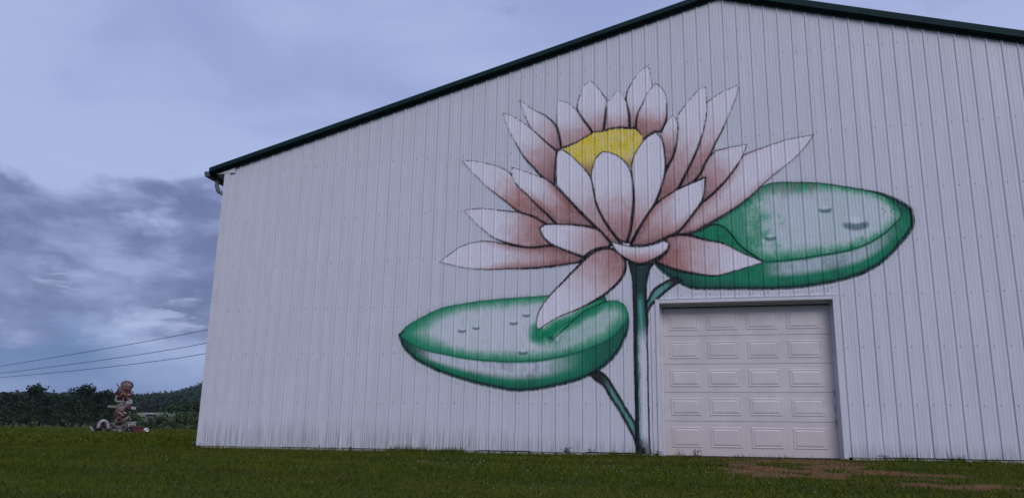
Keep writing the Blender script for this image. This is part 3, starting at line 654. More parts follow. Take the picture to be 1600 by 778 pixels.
        up = sstep(Z, 1.75, 2.15)
        c_up = lerp(np.broadcast_to(TEAL, X.shape+(3,)), np.array([.17, .42, .36]), sstep(-np.abs(u-.54), -.15, -.01)*sstep(ns, .25, .6)*.8)
        c_up = lerp(c_up, INK*1.5, np.clip(sstep(u, .42, .20)+sstep(u, .72, .93), 0, 1)); c_up = lerp(c_up, GDK*.35, sstep(Z, 2.45, 2.70)*.9)
        c_lo = lerp(np.broadcast_to(np.array([.66, .66, .70]), X.shape+(3,)), TEAL, sstep(u, .58, .30)*np.clip(.8+(ns-.5), 0, 1))
        c_lo = lerp(c_lo, INK, np.clip(sstep(u, .32, .16)+0*u, 0, 1))
        foot_ = sstep(Z+(nf-.5)*.12, .34, .10); c_lo = lerp(c_lo, INK, foot_*np.clip(1.25-.55*sstep(u, .4, .8), 0, 1))
        col = c_lo*(1-up[..., None])+c_up*up[..., None]
        over(s, cov, col, .97); ink(s, np.abs(sd), .014, .98)
    else:
        clear(s, cov)
        wd = .055; q = np.clip(-sd/wd, 0, 1)
        col = lerp(np.broadcast_to(GDK*.7, X.shape+(3,)), np.array([.10, .30, .25]) if n == 'lbranch' else np.array([.12, .34, .29]), sstep(q+(ns-.5)*.3, .45, 1.0))
        col = lerp(col, INK, sstep(X, 7.30, 7.12) if n == 'lbranch' else sstep(X, 8.16, 8.34))
        over(s, cov, col, .96); ink(s, np.abs(sd), .014, .97)
SEQ = ['rpad', 'lpad', 'lbranch', 'rbranch', 'stem', 'p10', 'p9', 'p8', 'p13', 'p12', 'p6', 'p4', 'p3', 'p2', 'p1', 'p5', 'p7', 'yellow', 'p18', 'p21', 'p23', 'p19', 'p17', 'p15', 'p16', 'p14', 'p25', 'p20', 'p22', 'p24']
for idx, n in enumerate(SEQ): paint_shape(idx, n)
for (dx_, dz_, dr) in DROPS:         # painted water drops: a dark smile under a pale bead
    s = win([(dx_-dr, dz_-dr), (dx_+dr, dz_+dr)], .05); X, Z = GX[s], GZ[s]
    u, v_ = (X-dx_)/dr, (Z-dz_)/(dr*.75)
    arc = np.abs(np.hypot(u, v_-.3)-.85+.12*N_fine[s]); lo_ = sstep(-v_, -.15, .25)*sstep(-np.abs(u), -1.0, -.7)
    over(s, sstep(-arc, -.50, -.16)*lo_, np.array([.03, .12, .11]), .75)
    over(s, sstep(-np.hypot(u, (v_-.25)*1.3), -.55, -.2), np.array([.78, .80, .82]), .6)
s = win([(11.62, 3.78), (11.85, 3.95)], .0); over(s, sstep(-np.abs(np.abs(GX[s]-11.73)-.06-.02*np.sin(GZ[s]*60)), -.014, -.003)*sstep(-np.abs(GZ[s]-3.86), -.08, -.05), INK*4, .6)
# keep only cells that carry paint, and never over the door opening
mural = empty('mural'); mural.parent = barn
ymap = -prof(gx_)-.0032
NXg = len(gx_); NM = {'rpad': 'painted_lily_pad', 'lpad': 'painted_lily_pad', 'stem': 'painted_stem', 'lbranch': 'painted_branch', 'rbranch': 'painted_branch', 'yellow': 'painted_stamens'}
cellA = np.maximum.reduce([ALP[:-1, :-1], ALP[1:, :-1], ALP[:-1, 1:], ALP[1:, 1:]]) > .004
# spray haze outside every outline goes to the nearest pad
cellO = np.maximum.reduce([OWN[:-1, :-1], OWN[1:, :-1], OWN[:-1, 1:], OWN[1:, 1:]])
CX = GX[:-1, :-1]
cellO = np.where((cellO < 0) & cellA, np.where(CX > 7.6, 0, 1), cellO)
cellO = np.where(cellA, cellO, -1)
cellO[(CX > OP0-.075) & (CX < OP1+.075) & (GZ[:-1, :-1] < OPZ+.075)] = -1
for idx, n in enumerate(SEQ):
    jj, ii = np.nonzero(cellO == idx)
    if not len(jj): continue
    quad = np.stack([jj*NXg+ii, jj*NXg+ii+1, (jj+1)*NXg+ii+1, (jj+1)*NXg+ii], 1)
    uq, inv = np.unique(quad, return_inverse=True)
    vx = np.stack([GX.ravel()[uq], ymap[uq % NXg], GZ.ravel()[uq]], 1)
    nm_ = NM.get(n, 'painted_petal'); me = fast_mesh(nm_, vx, inv.reshape(-1, 4), 4)
    ca = me.color_attributes.new('paint', 'FLOAT_COLOR', 'POINT')
    ca.data.foreach_set('color', np.concatenate([RGB.reshape(-1, 3)[uq], ALP.ravel()[uq][:, None]], 1).astype(np.float32).ravel())
    link(nm_, me, M['mural'], mural)
del GX, GZ, RGB, ALP, OWN, N_fine, N_str, N_mid, N_big, foot_miss, ribu

# ------------------------------------------------------------------ ground
def ground_z(x, y):
    x = np.asarray(x, float); y = np.asarray(y, float)
    a_ = -np.clip(y, -5, 0); near = -(.0663*a_+.00417*a_*a_)-.108*np.clip(-y-5, 0, None)
    near = np.where(y < -17, -1.732-.25*(1-np.exp(np.minimum(y+17, 0)/12)), near)
    b_ = np.clip(y, 0, 4); far = .0663*b_-.00417*b_*b_+.023*np.clip(y-4, 0, 71)+.060*np.clip(y-75, 0, 230)+.02*np.clip(y-305, 0, 2000)
    wob = .05*np.sin(x*.31+1)*np.sin(y*.23)*sstep(np.abs(y), 2, 14)+.25*np.sin(x*.05)*np.sin(y*.043+1)*sstep(y, 60, 120)
    inb = sstep(y, 0, .6)*sstep(x, -1.2, -.36)*sstep(-y, -27, -25.5)*sstep(-x, -20, -18.9)   # level pad under the barn
    return np.where(y > 0, far, near)*(1-inb)-.03*inb+wob*(1-inb)
DIRT = [(9.05, -.25, .75, .20, 1.0), (9.25, -.85, .45, .55, .9), (9.45, -1.55, .50, .6, 1.0), (9.85, -2.05, .65, .35, .95), (9.3, -1.9, .6, .3, .6), (10.3, -.5, 1.0, .3, 1.0), (10.45, -1.1, .55, .5, .95),
        (10.85, -1.55, .55, .35, .9), (10.2, -1.7, .6, .35, .75), (11.3, -1.75, .7, .3, .75), (11.0, -2.15, 1.0, .22, .55), (11.55, -2.62, .6, .28, 1.0), (10.3, -2.4, .9, .2, .5), (10.0, -.15, 1.2, .18, .95)]
def dirt_amt(x, y):
    a = np.zeros(np.shape(x))
    for cx, cy, rx, ry, k in DIRT: a = np.maximum(a, k*np.exp(-(((x-cx)/rx)**2+((y-cy*1.28)/(ry*1.2))**2)*.8))
    a = a+(fbm(x*2.6+40, y*5.2+40, 4)-.5)*1.15*sstep(a, .05, .4)
    return sstep(a, .42, .66)
def axis(spans):
    out = []
    for a, b, st in spans: out += list(np.arange(a, b, st))
    return np.array(sorted(set(np.round(out, 4))))
def geo(a, b, n): return list(np.sign(a)*np.geomspace(abs(a), abs(b), n))
ax_ = np.array(sorted(geo(-1150, -62, 22)+list(axis([(-60, -12, 1.5), (-12, 7.6, .4), (7.6, 13.4, .06), (13.4, 24, .5)]))+geo(24, 1150, 26)))
ay_ = np.array(sorted(geo(-600, -14.5, 14)+list(axis([(-14, -8, .5), (-8, -3.4, .25), (-3.4, .3, .05), (.3, 12, .8), (12, 120, 3), (120, 330, 10)]))+geo(330, 1150, 14)))
gX, gY = np.meshgrid(ax_, ay_); gZ = ground_z(gX, gY)-.012
nx_, ny_ = len(ax_), len(ay_)
ij = (np.arange(ny_-1)[:, None]*nx_+np.arange(nx_-1)[None]).ravel()
me = fast_mesh('ground', np.stack([gX.ravel(), gY.ravel(), gZ.ravel()], 1), np.stack([ij, ij+1, ij+nx_+1, ij+nx_], 1), 4)
at = me.attributes.new('dirt', 'FLOAT', 'POINT'); at.data.foreach_set('value', dirt_amt(gX, gY).astype(np.float32).ravel())
def _ground(t, co, b):
    a = t.new('ShaderNodeAttribute', attribute_name='dirt').outputs['Fac']
    x, y, z = t.sep(co)
    n = t.noise(co, 14, 6, .65); n2 = t.noise(t.comb(t.math('MULTIPLY', x, .09), t.math('MULTIPLY', y, .28), 0.0), 1.0, 5, .6); n3 = t.noise(co, 95, 4, .6)
    gr = t.mix(t.ss(n, .3, .7), (.026, .038, .005), (.052, .070, .010))
    gr = t.mix(t.ss(n2, .35, .65, 0, .65), gr, (.055, .058, .012))
    di = t.mix(t.ss(n, .3, .7), (.125, .058, .028), (.205, .10, .052)); di = t.mix(t.ss(n3, .5, .7, 0, .5), di, (.06, .03, .015)); di = t.mix(t.ss(t.noise(co, 3.2, 4, .6), .52, .64, 0, .7), di, (.055, .035, .018))
    return t.mix(a, gr, di)
M['ground'] = mat('lawn_and_red_soil', rough=.95, spec=.1, bump=.7, bscale=45, build=_ground)
o = link('ground', me, M['ground'], None, True); o['kind'] = 'structure'

def blades(name, x, y, h, wd, tint, lean=.55, m=None, droot=0.0):
    n = len(x); z = ground_z(x, y)-.012-droot; a = RNG.random(n)*math.tau; lx, ly = RNG.normal(0, lean, n)*h, RNG.normal(0, lean, n)*h
    ca, sa = np.cos(a)*wd/2, np.sin(a)*wd/2
    v = np.empty((n, 3, 3), np.float32)
    v[:, 0] = np.stack([x-ca, y-sa, z], 1); v[:, 1] = np.stack([x+ca, y+sa, z], 1); v[:, 2] = np.stack([x+lx, y+ly, z+h], 1)
    me = fast_mesh(name, v.reshape(-1, 3), np.arange(n*3).reshape(-1, 3), 3)
    at = me.attributes.new('tint', 'FLOAT', 'POINT'); at.data.foreach_set('value', np.repeat(tint, 3).astype(np.float32))
    o = link(name, me, m or M['grass']); o['kind'] = 'stuff'; return o
def _grass(t, co, b):
    a = t.new('ShaderNodeAttribute', attribute_name='tint').outputs['Fac']
    x, y, z = t.sep(co)
    n2 = t.noise(t.comb(t.math('MULTIPLY', x, .10), t.math('MULTIPLY', y, .55), 0.0), 1.0, 5, .6)
    n4 = t.noise(co, 1.6, 4, .6)
    n5 = t.noise(t.comb(t.math('MULTIPLY', x, .05), t.math('MULTIPLY', y, 1.1), 3.0), 1.0, 3, .6)
    c = t.ramp(a, [(0, (.034, .046, .003)), (.35, (.066, .084, .005)), (.7, (.098, .120, .009)), (.92, (.16, .165, .030)), (1, (.22, .185, .07))])
    c = t.mix(t.ss(n2, .38, .62, .0, .75), c, t.mix(.5, c, (.12, .118, .016)))
    c = t.mix(t.ss(n5, .55, .40, 0, .5), c, t.mix(.7, c, (.022, .036, .004)))
    return t.mix(t.ss(n4, .62, .38, 0, .55), c, t.mix(.6, c, (.022, .040, .005)))
M['grass'] = mat('grass_blade', rough=.85, spec=.06, build=_grass)
def keep_lawn(x, y):
    d_ = dirt_amt(x, y); k = RNG.random(len(x)) > d_*.86
    k &= ~((y > -.07) & (x > XL-.1) & (x < XR+.1) & (y < BY+.2))
    return k
# close lawn in front of the wall
n = 330000
x = RNG.uniform(-9, 17.5, n); y = RNG.uniform(-8.0, .0, n); k = keep_lawn(x, y) & (np.abs((x-9.09)/(y+13.84)+.28) < .95); x, y = x[k], y[k]
patch = fbm(x*.8, y*1.8, 3); h = RNG.gamma(6, .0050, len(x))*(.6+.9*patch)
blades('grass', x, y, h, RNG.uniform(.006, .013, len(x)), np.clip(RNG.normal(.45, .20, len(x)), 0, 1))
# uncut fringe along the wall and round the bare soil
n = 15000
x = RNG.uniform(XL-.5, 17, n); y = -.075-np.abs(RNG.normal(0, .07, n)); dens = .05+.75*sstep(fbm(x*1.1, x*0+3, 3), .50, .66)
dens = np.where((x > OP0) & (x < OP1), .12, dens)
k = RNG.random(n) < dens; x, y = x[k], y[k]
blades('grass', x, y, RNG.gamma(5, .0105, len(x))*(.6+.9*sstep(fbm(x*3, x*0+9, 3), .4, .7)), RNG.uniform(.008, .018, len(x)), np.clip(RNG.normal(.30, .16, len(x)), 0, .9), .35)
# field grass to the left of the barn, thinner and coarser with distance
n = 190000
s_ = 12+np.abs(RNG.random(n))**1.8*85; az = rad(-52)+RNG.random(n)*rad(22)
x = CAM.x+np.sin(az)*s_; y = CAM.y+np.cos(az)*s_; k = (y > -.05) & ((x < XL-.15) | (y > BY+.3)) & (y < 77); x, y, s_ = x[k], y[k], s_[k]
blades('grass', x, y, RNG.gamma(5, .0050, len(x))*(1+s_*.014), .012+s_*.0014, np.clip(RNG.normal(.50, .2, len(x)), 0, 1), .6)
# tall weeds under the trees
n = 26000
s_ = RNG.uniform(84, 100, n); az = rad(-52)+RNG.random(n)*rad(20); x = CAM.x+np.sin(az)*s_; y = CAM.y+np.cos(az)*s_
blades('grass', x, y, RNG.gamma(6, .032, n), .08, np.clip(RNG.normal(.55, .2, n), 0, 1), .3)
# clover heads
cl = MB()
def clover_spot(cx, cy, sx, sy, n):
    for i in range(n):
        x, y = random.gauss(cx, sx), random.gauss(cy, sy)
        if y > -.15: continue
        z = float(ground_z(x, y))+random.uniform(.045, .085); r = random.uniform(.005, .009)
        q = Matrix.Rotation(random.random()*6, 3, 'Z')
        v = [q @ Vector(p_)*r+Vector((x, y, z)) for p_ in ((1, 0, 0), (-.5, .87, .1), (-.5, -.87, -.1), (0, 0, 1), (0, 0, -.9))]
        cl.add(v, [(0, 1, 3), (1, 2, 3), (2, 0, 3), (1, 0, 4), (2, 1, 4), (0, 2, 4)])
for a_ in ((7.6, -3.0, .8, .35, 45), (6.2, -2.2, .6, .3, 22), (5.0, -2.6, .5, .4, 26), (9.3, -3.1, .4, .4, 20), (9.0, -2.4, 1.0, .4, 16), (12.5, -3.0, 1.2, .4, 22), (3.0, -3.4, 2.0, 1.0, 30), (8.5, -4.2, 1.5, .5, 45), (0, -2, 3, 1.5, 30), (4.8, -1.0, 2, .5, 14)): clover_spot(*a_)
M['clover'] = mat('clover_white', (.30, .31, .26), rough=.8)
o = cl.build('clover_flowers', M['clover']); o['kind'] = 'stuff'

# ------------------------------------------------------------------ trees, hills and far things
def bearing(px, s, y0=690):
    """ground point seen in the direction of column px of the view, s metres away"""
    v = AX_R*(px-800)/F_PX+AX_U*(389-y0)/F_PX+AX_F; n = math.hypot(v[0], v[1])
    return CAM.x+v[0]/n*s, CAM.y+v[1]/n*s
def elev(px, py):
    v = AX_R*(px-800)/F_PX+AX_U*(389-py)/F_PX+AX_F; return v[2]/math.hypot(v[0], v[1])
def leaf_mat(name, dark, lite):
    def f(t, co, b):
        a = t.new('ShaderNodeAttribute', attribute_name='tint').outputs['Fac']
        return t.mix(a, dark, lite)
    return mat(name, rough=.8, spec=.12, build=f)
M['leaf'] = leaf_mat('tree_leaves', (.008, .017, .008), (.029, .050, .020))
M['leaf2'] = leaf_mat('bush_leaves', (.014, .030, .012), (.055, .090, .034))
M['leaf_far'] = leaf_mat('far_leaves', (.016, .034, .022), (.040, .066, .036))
M['bark'] = mat('bark', (.06, .05, .04), rough=.9, var=.3)
def leaf_cloud(rng, clumps, per, size, flat=.8):
    """clumps: (cx,cy,cz,r). small random quads-as-triangles spread through each clump"""
    V = []; T = []
    for (cx, cy, cz, r) in clumps:
        n = max(6, int(per*r*r)); d = rng.normal(size=(n, 3)); d /= np.linalg.norm(d, axis=1)[:, None]
        rr = r*(.55+.5*rng.random(n))[:, None]; c = d*rr*[1, 1, flat]+[cx, cy, cz]
        e1 = rng.normal(size=(n, 3)); e1 /= np.linalg.norm(e1, axis=1)[:, None]; e2 = np.cross(e1, rng.normal(size=(n, 3))); e2 /= np.linalg.norm(e2, axis=1)[:, None]
        s = size*(.6+.8*rng.random(n))[:, None]
        V.append(np.stack([c-e1*s*.6-e2*s*.35, c+e1*s*.6-e2*s*.3, c+e2*s*.75], 1)); T.append(np.clip(rng.normal(rng.uniform(.15, .8), .18, n), 0, 1))
    return np.concatenate(V), np.concatenate(T)
def cloud_obj(name, V, T, m, parent=None):
    me = fast_mesh(name, V.reshape(-1, 3), np.arange(len(V)*3).reshape(-1, 3), 3)
    at = me.attributes.new('tint', 'FLOAT', 'POINT'); at.data.foreach_set('value', np.repeat(T, 3).astype(np.float32))
    return link(name, me, m, parent)
def tree(name, px, s, top_py, wpx, label, cat='tree', group=None, m='leaf', low=.12, seed=0, per=26, size=.34, trunk=True):
    x, y = bearing(px, s); z0 = float(ground_z(x, y)); H = s*elev(px, top_py)+CAM.z-z0; R = wpx/F_PX*s/2
    rng = np.random.default_rng(seed+int(px)+300); root = empty(name, (x, y, z0)); setp(root, label, cat, group)
    if trunk:
        mb = MB(); mb.tube([(0, 0, -.1), (.05, 0, H*.18), (-.08, .1, H*.45), (0, 0, H*.8)], [H*.028, H*.021, H*.014, H*.004], 8)
        for i in range(6):
            a = i*1.05+rng.random(); zs = H*rng.uniform(.18, .5); r = R*rng.uniform(.5, .8)
            mb.tube([(0, 0, zs), (r*.5*math.cos(a), r*.5*math.sin(a), zs+H*.12), (r*math.cos(a), r*math.sin(a), zs+H*.25)], [H*.012, H*.008, H*.003], 6)
        mb.build('trunk', M['bark'], root)
    cl = []; lo_ = H*low; Hc = H-lo_
    for i in range(int(46+R*H*.55)):
        vv = rng.random()**.85; a = rng.random()*math.tau; r = rng.uniform(.20, .36)*min(R, H*.45)
        env = max(0, 1-(abs(vv-.36)/.68)**2.1)**.5*(1+.16*math.sin(3*a+seed)+.12*math.sin(5*a+vv*6+seed*2))
        q = (rng.random()**.4)*env*max(0, R-r*.8)
        cl.append((q*math.cos(a), q*math.sin(a), lo_+r*.7+vv*(Hc-r*1.6), r))
    for i in range(7): r = .26*min(R, H*.45); cl.append((rng.normal()*R*.16, rng.normal()*R*.16, H-r*(.95+.9*rng.random()), r))
    V, T = leaf_cloud(rng, cl, per, size)
    cloud_obj('crown', V, T, M[m], root); return root
TG = 'trees along the far edge of the lawn'
specs = [(-45, 112, 602, 110, 'dark leafy tree cut by the left edge of the photo', 0), (8, 108, 611, 62, 'low rounded dark tree at the far left of the tree line', 1), (42, 112, 596, 62, 'tall dark tree with a domed top near the left end of the tree line', 2),
         (80, 116, 612, 62, 'flat topped dark tree in the dip between the two tallest trees', 3), (122, 112, 597, 60, 'tall dark tree with a pointed top midway between left edge and scrap sculpture', 4),
         (153, 113, 606, 48, 'dark tree directly left of the scrap sculpture', 5), (176, 120, 618, 46, 'lower dark tree behind the left arm of the scrap sculpture', 6), (102, 104, 622, 60, 'broad dark bush below the pointed tree', 7),
         (25, 103, 625, 60, 'broad dark bush in front of the domed tree', 8), (62, 101, 632, 50, 'bush filling the gap below the flat topped tree', 9), (140, 101, 628, 50, 'bush left of the scrap sculpture base', 10), (-20, 100, 628, 70, 'dark bush at the left edge below the trees', 11)]
for px, s, ty, wd, lb, sd in specs:
    tree('leafy_tree' if 'tree' in lb.split(' ')[0:5] or 'tree' in lb[:30] else 'bush', px, s, ty, wd, lb, 'bush' if 'bush' in lb[:20] else 'tree', TG, 'leaf', .04, sd, 62, .22)
BG = 'bushes and small trees right of the sculpture'
for px, s, ty, wd, lb, sd in [(208, 106, 652, 44, 'low dark bush right behind the scrap sculpture', 0), (246, 103, 651, 40, 'small round bush under the pale field', 1), (270, 118, 628, 60, 'mid height tree left of the barn corner', 2), (302, 112, 622, 56, 'taller tree touching the barn corner', 3),
                              (282, 99, 645, 46, 'leafy bush before the mid height tree', 4), (322, 96, 640, 50, 'leafy bush half hidden behind the barn corner', 5), (340, 118, 618, 60, 'tree mostly hidden behind the barn corner', 6), (193, 124, 634, 50, 'tree behind the pedestal of the scrap sculpture', 7), (228, 98, 658, 30, 'smallest bush by the white scrap on the grass', 8)]:
    tree('bush' if 'bush' in lb else 'leafy_tree', px, s, ty, wd, lb, 'bush' if 'bush' in lb else 'tree', BG, 'leaf2', .02, sd+40, 62, .22)

# far wooded hills: terrain sheet with rising crest to the right, and a wood that reads as one mass
def crest(az):
    a = math.degrees(az)
    return np.interp(a, [-70, -48, -40, -37.6, -36.0, -34.5, -33, -30, -22, -10, 10, 40], [18, 22, 25, 29, 36, 46, 51, 58, 76, 88, 72, 42])
hv = []; hf = []; A_ = [rad(-72+i*.75) for i in range(150)]; S_ = [330, 380, 450, 540, 640, 740, 820, 900, 1080]
for a in A_:
    c = float(crest(a))
    for s in S_:
        x, y = CAM.x+math.sin(a)*s, CAM.y+math.cos(a)*s; t = min(1, max(0, (s-330)/490)); t = t*t*(3-2*t)
        base_ = float(ground_z(x, min(y, 420)))-3
        z = base_*(1-t)+c*t if s <= 820 else c-(s-820)*.08
        z += (mnoise.noise(Vector((x*.006, y*.006, 0)))*4)*t
        hv.append((x, y, z))
ns_ = len(S_)
for i in range(len(A_)-1):
    for j in range(ns_-1): hf.append((i*ns_+j, i*ns_+j+1, (i+1)*ns_+j+1, (i+1)*ns_+j))
M['hill'] = mat('hill_undergrowth', (.022, .040, .026), rough=.95, var=.3, vscale=.05)
hill = raw('hills', hv, hf, M['hill'], None, True); hill['kind'] = 'structure'
from mathutils.bvhtree import BVHTree
bv = BVHTree.FromPolygons([Vector(q) for q in hv], hf)
rng = np.random.default_rng(3); cl = []
for i in range(3600):
    a = rad(rng.uniform(-56, -24)); s = rng.uniform(420, 880)
    x, y = CAM.x+math.sin(a)*s, CAM.y+math.cos(a)*s; h = bv.ray_cast(Vector((x, y, 400)), Vector((0, 0, -1)))
    if h[0] is None: continue
    r = rng.uniform(3.2, 6.2); cl.append((x, y, h[0].z+r*.7, r))
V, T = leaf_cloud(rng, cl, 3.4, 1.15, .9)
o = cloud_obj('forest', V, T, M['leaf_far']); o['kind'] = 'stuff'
# wood across the valley, between the near trees and the hills
cl = []
for i in range(520):
    px = rng.uniform(-60, 420); s = rng.uniform(300, 345); x, y = bearing(px, s); z = float(ground_z(x, y)); r = rng.uniform(2.2, 4.6)
    tz = s*elev(px, 616+rng.uniform(-3, 6))
    for q in range(3): cl.append((x+rng.normal()*2, y+rng.normal()*2, z+1+(tz-z-r)*rng.uniform(.05, 1), r))
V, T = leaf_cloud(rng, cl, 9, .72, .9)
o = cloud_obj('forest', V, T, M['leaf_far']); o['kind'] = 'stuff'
# pale hay field on the rise behind the bushes
fv = []; ff = []
for i in range(13):
    px = 205+i*6
    for j in range(6):
        x, y = bearing(px, 205+j*15); fv.append((x, y, float(ground_z(x, y))+.15))
for i in range(12):
    for j in range(5): ff.append((i*6+j, i*6+j+1, (i+1)*6+j+1, (i+1)*6+j))
M['hay'] = mat('pale_field', (.11, .14, .065), rough=.95, var=.2, vscale=.05)
o = raw('field', fv, ff, M['hay']); o['kind'] = 'structure'
# low shed with a pale roof
x, y = bearing(231, 150); z0 = float(ground_z(x, y)); zt = 150*elev(231, 644.5)
sh = empty('shed', (x, y, z0), rad(37)); setp(sh, 'low shed with a pale metal roof showing between distant bushes', 'shed')
hh = zt-z0
M['shed'] = mat('shed_board', (.10, .09, .08), rough=.8); M['pale'] = mat('pale_metal', (.17, .20, .20), rough=.5)
MB().box(-.8, .8, -1.6, 1.6, -.3, hh-.28).build('wall', M['shed'], sh)
MB().add([(-1.0, -1.9, hh-.28), (1.0, -1.9, hh-.28), (1.0, 1.9, hh), (-1.0, 1.9, hh), (-1.0, -1.9, hh-.34), (1.0, -1.9, hh-.34), (1.0, 1.9, hh-.08), (-1.0, 1.9, hh-.08)], [(0, 1, 2, 3), (7, 6, 5, 4), (0, 4, 5, 1), (1, 5, 6, 2), (2, 6, 7, 3), (3, 7, 4, 0)]).build('roof', M['pale'], sh)
MB().box(-.4, .4, -1.64, -1.6, -.3, min(1.7, hh-.9)).build('door', M['dark'], sh)
# three overhead cables
M['cable'] = mat('cable', (.02, .02, .025), rough=.6)
def at(px, py, s):
    v = AX_R*(px-800)/F_PX+AX_U*(389-py)/F_PX+AX_F; n = math.hypot(v[0], v[1]); return CAM+Vector(v)/n*s
for (ya, ym, yb), lb in (((572, 542, 514.3), 'highest and steepest of the three overhead cables'), ((583, 559.5, 534.8), 'middle one of the three overhead cables'), ((589.5, 572, 551), 'lowest and flattest of the three overhead cables')):
    a, m_, b = at(0, ya, 130), at(179, ym, 100), at(327, yb, 82); pts = []
    for k in range(41):
        t = -1.1+k*.1*1.0   # quadratic through the three points, continued past both
        u = t; L0 = (u-.5)*(u-1)*2; L1 = -4*u*(u-1); L2 = 2*u*(u-.5)
        pts.append(a*L0+m_*L1+b*L2 if 0 <= u <= 1 else ((a+(a*(-3)+m_*4-b)*u) if u < 0 else (b+(a-m_*4+b*3)*(u-1))))
        if t > 1.7: break
    o = MB().tube(pts, .028, 6).build('power_line', M['cable']); setp(o, lb+' left of the barn', 'cable', 'overhead cables')

# air: a closed box of thin haze round everything built
hz = MB().box(-1250, 1250, -650, 1250, -60, 150)
hm = bpy.data.materials.new('air'); hm.use_nodes = True; ht = NT(hm.node_tree); ht.n.clear()
pv = ht.new('ShaderNodeVolumePrincipled'); pv.inputs['Color'].default_value = (.75, .82, .95, 1); pv.inputs['Density'].default_value = .00013
ho = ht.new('ShaderNodeOutputMaterial'); ht.l.new(pv.outputs[0], ho.inputs['Volume'])
o = hz.build('haze', hm); o['kind'] = 'stuff'

# ------------------------------------------------------------------ scrap sculpture on the lawn
SX, SY = bearing(184, 66); SZ = float(ground_z(SX, SY)); SCL = 66/F_PX*.905
sc = empty('scrap_sculpture', (SX, SY, SZ), math.atan2(CAM.x-SX, -(CAM.y-SY))); setp(sc, 'tall red and white scrap figure with round hat and outstretched arms on junk pile', 'sculpture')
def L(px, py, dep=0.0): return Vector(((px-187)*SCL, dep, (672.5-py)*SCL))
M['s_red'] = mat('faded_red_paint', (.11, .035, .032), rough=.7, var=.45, vscale=4, bump=.3)
M['s_maroon'] = mat('maroon_paint', (.10, .025, .035), rough=.6, var=.5, vscale=5)
M['s_white'] = mat('chalky_white_paint', (.30, .28, .27), rough=.7, var=.35, vscale=6)
M['s_tan'] = mat('weathered_tan', (.20, .155, .125), rough=.7, var=.3, vscale=5)
M['s_grey'] = mat('grey_scrap', (.12, .11, .10), rough=.8, var=.5, vscale=5)
M['s_rust'] = mat('rusty_scrap', (.14, .07, .045), rough=.85, var=.5, vscale=6)
M['s_yel'] = mat('yellow_hose', (.35, .22, .05), rough=.6)
M['s_black'] = mat('old_rubber', (.02, .02, .02), rough=.9)
def part(mb, n, m, smooth=False): return mb.build(n, M[m], sc, smooth)
tilt = Matrix.Rotation(rad(-34), 3, 'X') @ Matrix.Rotation(rad(8), 3, 'Y')
h = L(189.3, 605)
part(MB().lathe([(0, .02), (.28, 0), (.40, .10), (.44, .22), (.40, .30)], h, 24, tilt), 'hat_brim', 's_maroon', True)
part(MB().lathe([(.0, -.06), (.20, -.05), (.34, .05), (.37, .15), (.30, .24), (0, .25)], h+Vector((0, -.16, -.03)), 24, tilt), 'hat_crown', 's_tan', True)
part(MB().lathe([(.0, -.24), (.14, -.22), (.19, -.06), (.17, .10), (0, .14)], L(188.5, 606)), 'head', 's_red', True)
part(MB().lathe([(0, 0), (.30, .0), (.36, .20), (.52, .30), (.40, .50), (.50, .64), (.30, .90), (.12, .98), (0, .98)], L(186, 626.5), 9), 'torso', 's_maroon', True)
part(MB().tube([L(177, 617, -.1), L(181, 609, -.2), L(189, 607, -.3), L(196, 611, -.2)], [.16, .20, .20, .12], 10), 'shoulder', 's_red', True)
part(MB().tube([L(192, 610), L(196, 616, -.3), L(199, 617, -.5)], [.2, .15, .1], 10), 'upper_arm', 's_red', True)
part(MB().tube([L(175, 600.5, -.4), L(187, 615, -.5), L(197, 627, -.45)], [.035, .05, .03], 8), 'diagonal_rod', 's_grey')
part(MB().tube([L(182.5, 620, -.55), L(183.5, 616, -.6), L(186, 614.5, -.6), L(189, 616, -.6), L(190, 619, -.55)], .035, 6), 'hose_loop', 's_yel', True)
part(MB().tube([L(167.5, 608), L(172, 612)], .03, 6), 'twig_rod', 's_grey')
f = MB()
for a, b in (((176.5, 619), (176.5, 626.5)), ((176.5, 626.5), (182, 626.5)), ((176.5, 619), (182, 619))): f.tube([L(*a, -.3), L(*b, -.3)], .045, 6)
part(f, 'window_frame', 's_white')
part(MB().lathe([(0, 0), (.16, 0), (.22, .1), (.24, .22), (.16, .38), (0, .42)], L(196, 632.5, -.25), 14), 'jug', 's_white', True)
part(MB().lathe([(0, 0), (.27, 0), (.30, .2), (.27, .68), (.25, .74), (0, .74)], L(186, 639), 16), 'waist_drum', 's_white', True)
part(MB().box(-.92, -.32, -.10, .06, .0, .19, .02).add([], []), 'arm_plank', 's_tan').location = L(186.5, 636.8)
o = part(MB().box(-.05, .74, -.10, .06, -.10, .10, .02), 'arm_plank', 's_white'); o.location = L(190.5, 635.2, -.2); o.rotation_euler = (0, rad(4), 0)
part(MB().box(-.05, .45, -.12, .08, -.13, .12, .02), 'elbow_plate', 's_maroon').location = L(190, 634.5, -.26)
part(MB().lathe([(0, 0), (.24, 0), (.29, .08), (.29, .40), (.24, .48), (0, .48)], L(184, 647.5), 16), 'red_drum', 's_red', True)
for yy_, r in ((643.5, .36), (645.8, .40), (648.5, .34)): part(MB().lathe([(0, -.03), (r, -.03), (r, .03), (0, .03)], L(184.3, yy_), 18), 'disc', 's_rust')
part(MB().lathe([(0, 0), (.26, 0), (.24, .22), (.17, .45), (.20, .60), (0, .62)], L(184.7, 658.5), 14), 'pedestal', 's_white', True)
part(MB().tube([L(189, 657, -.3), L(194.5, 652.5, -.4), L(199, 648, -.4)], [.12, .09, .06], 8), 'pipe_arm', 's_tan', True)
rngs = random.Random(4)
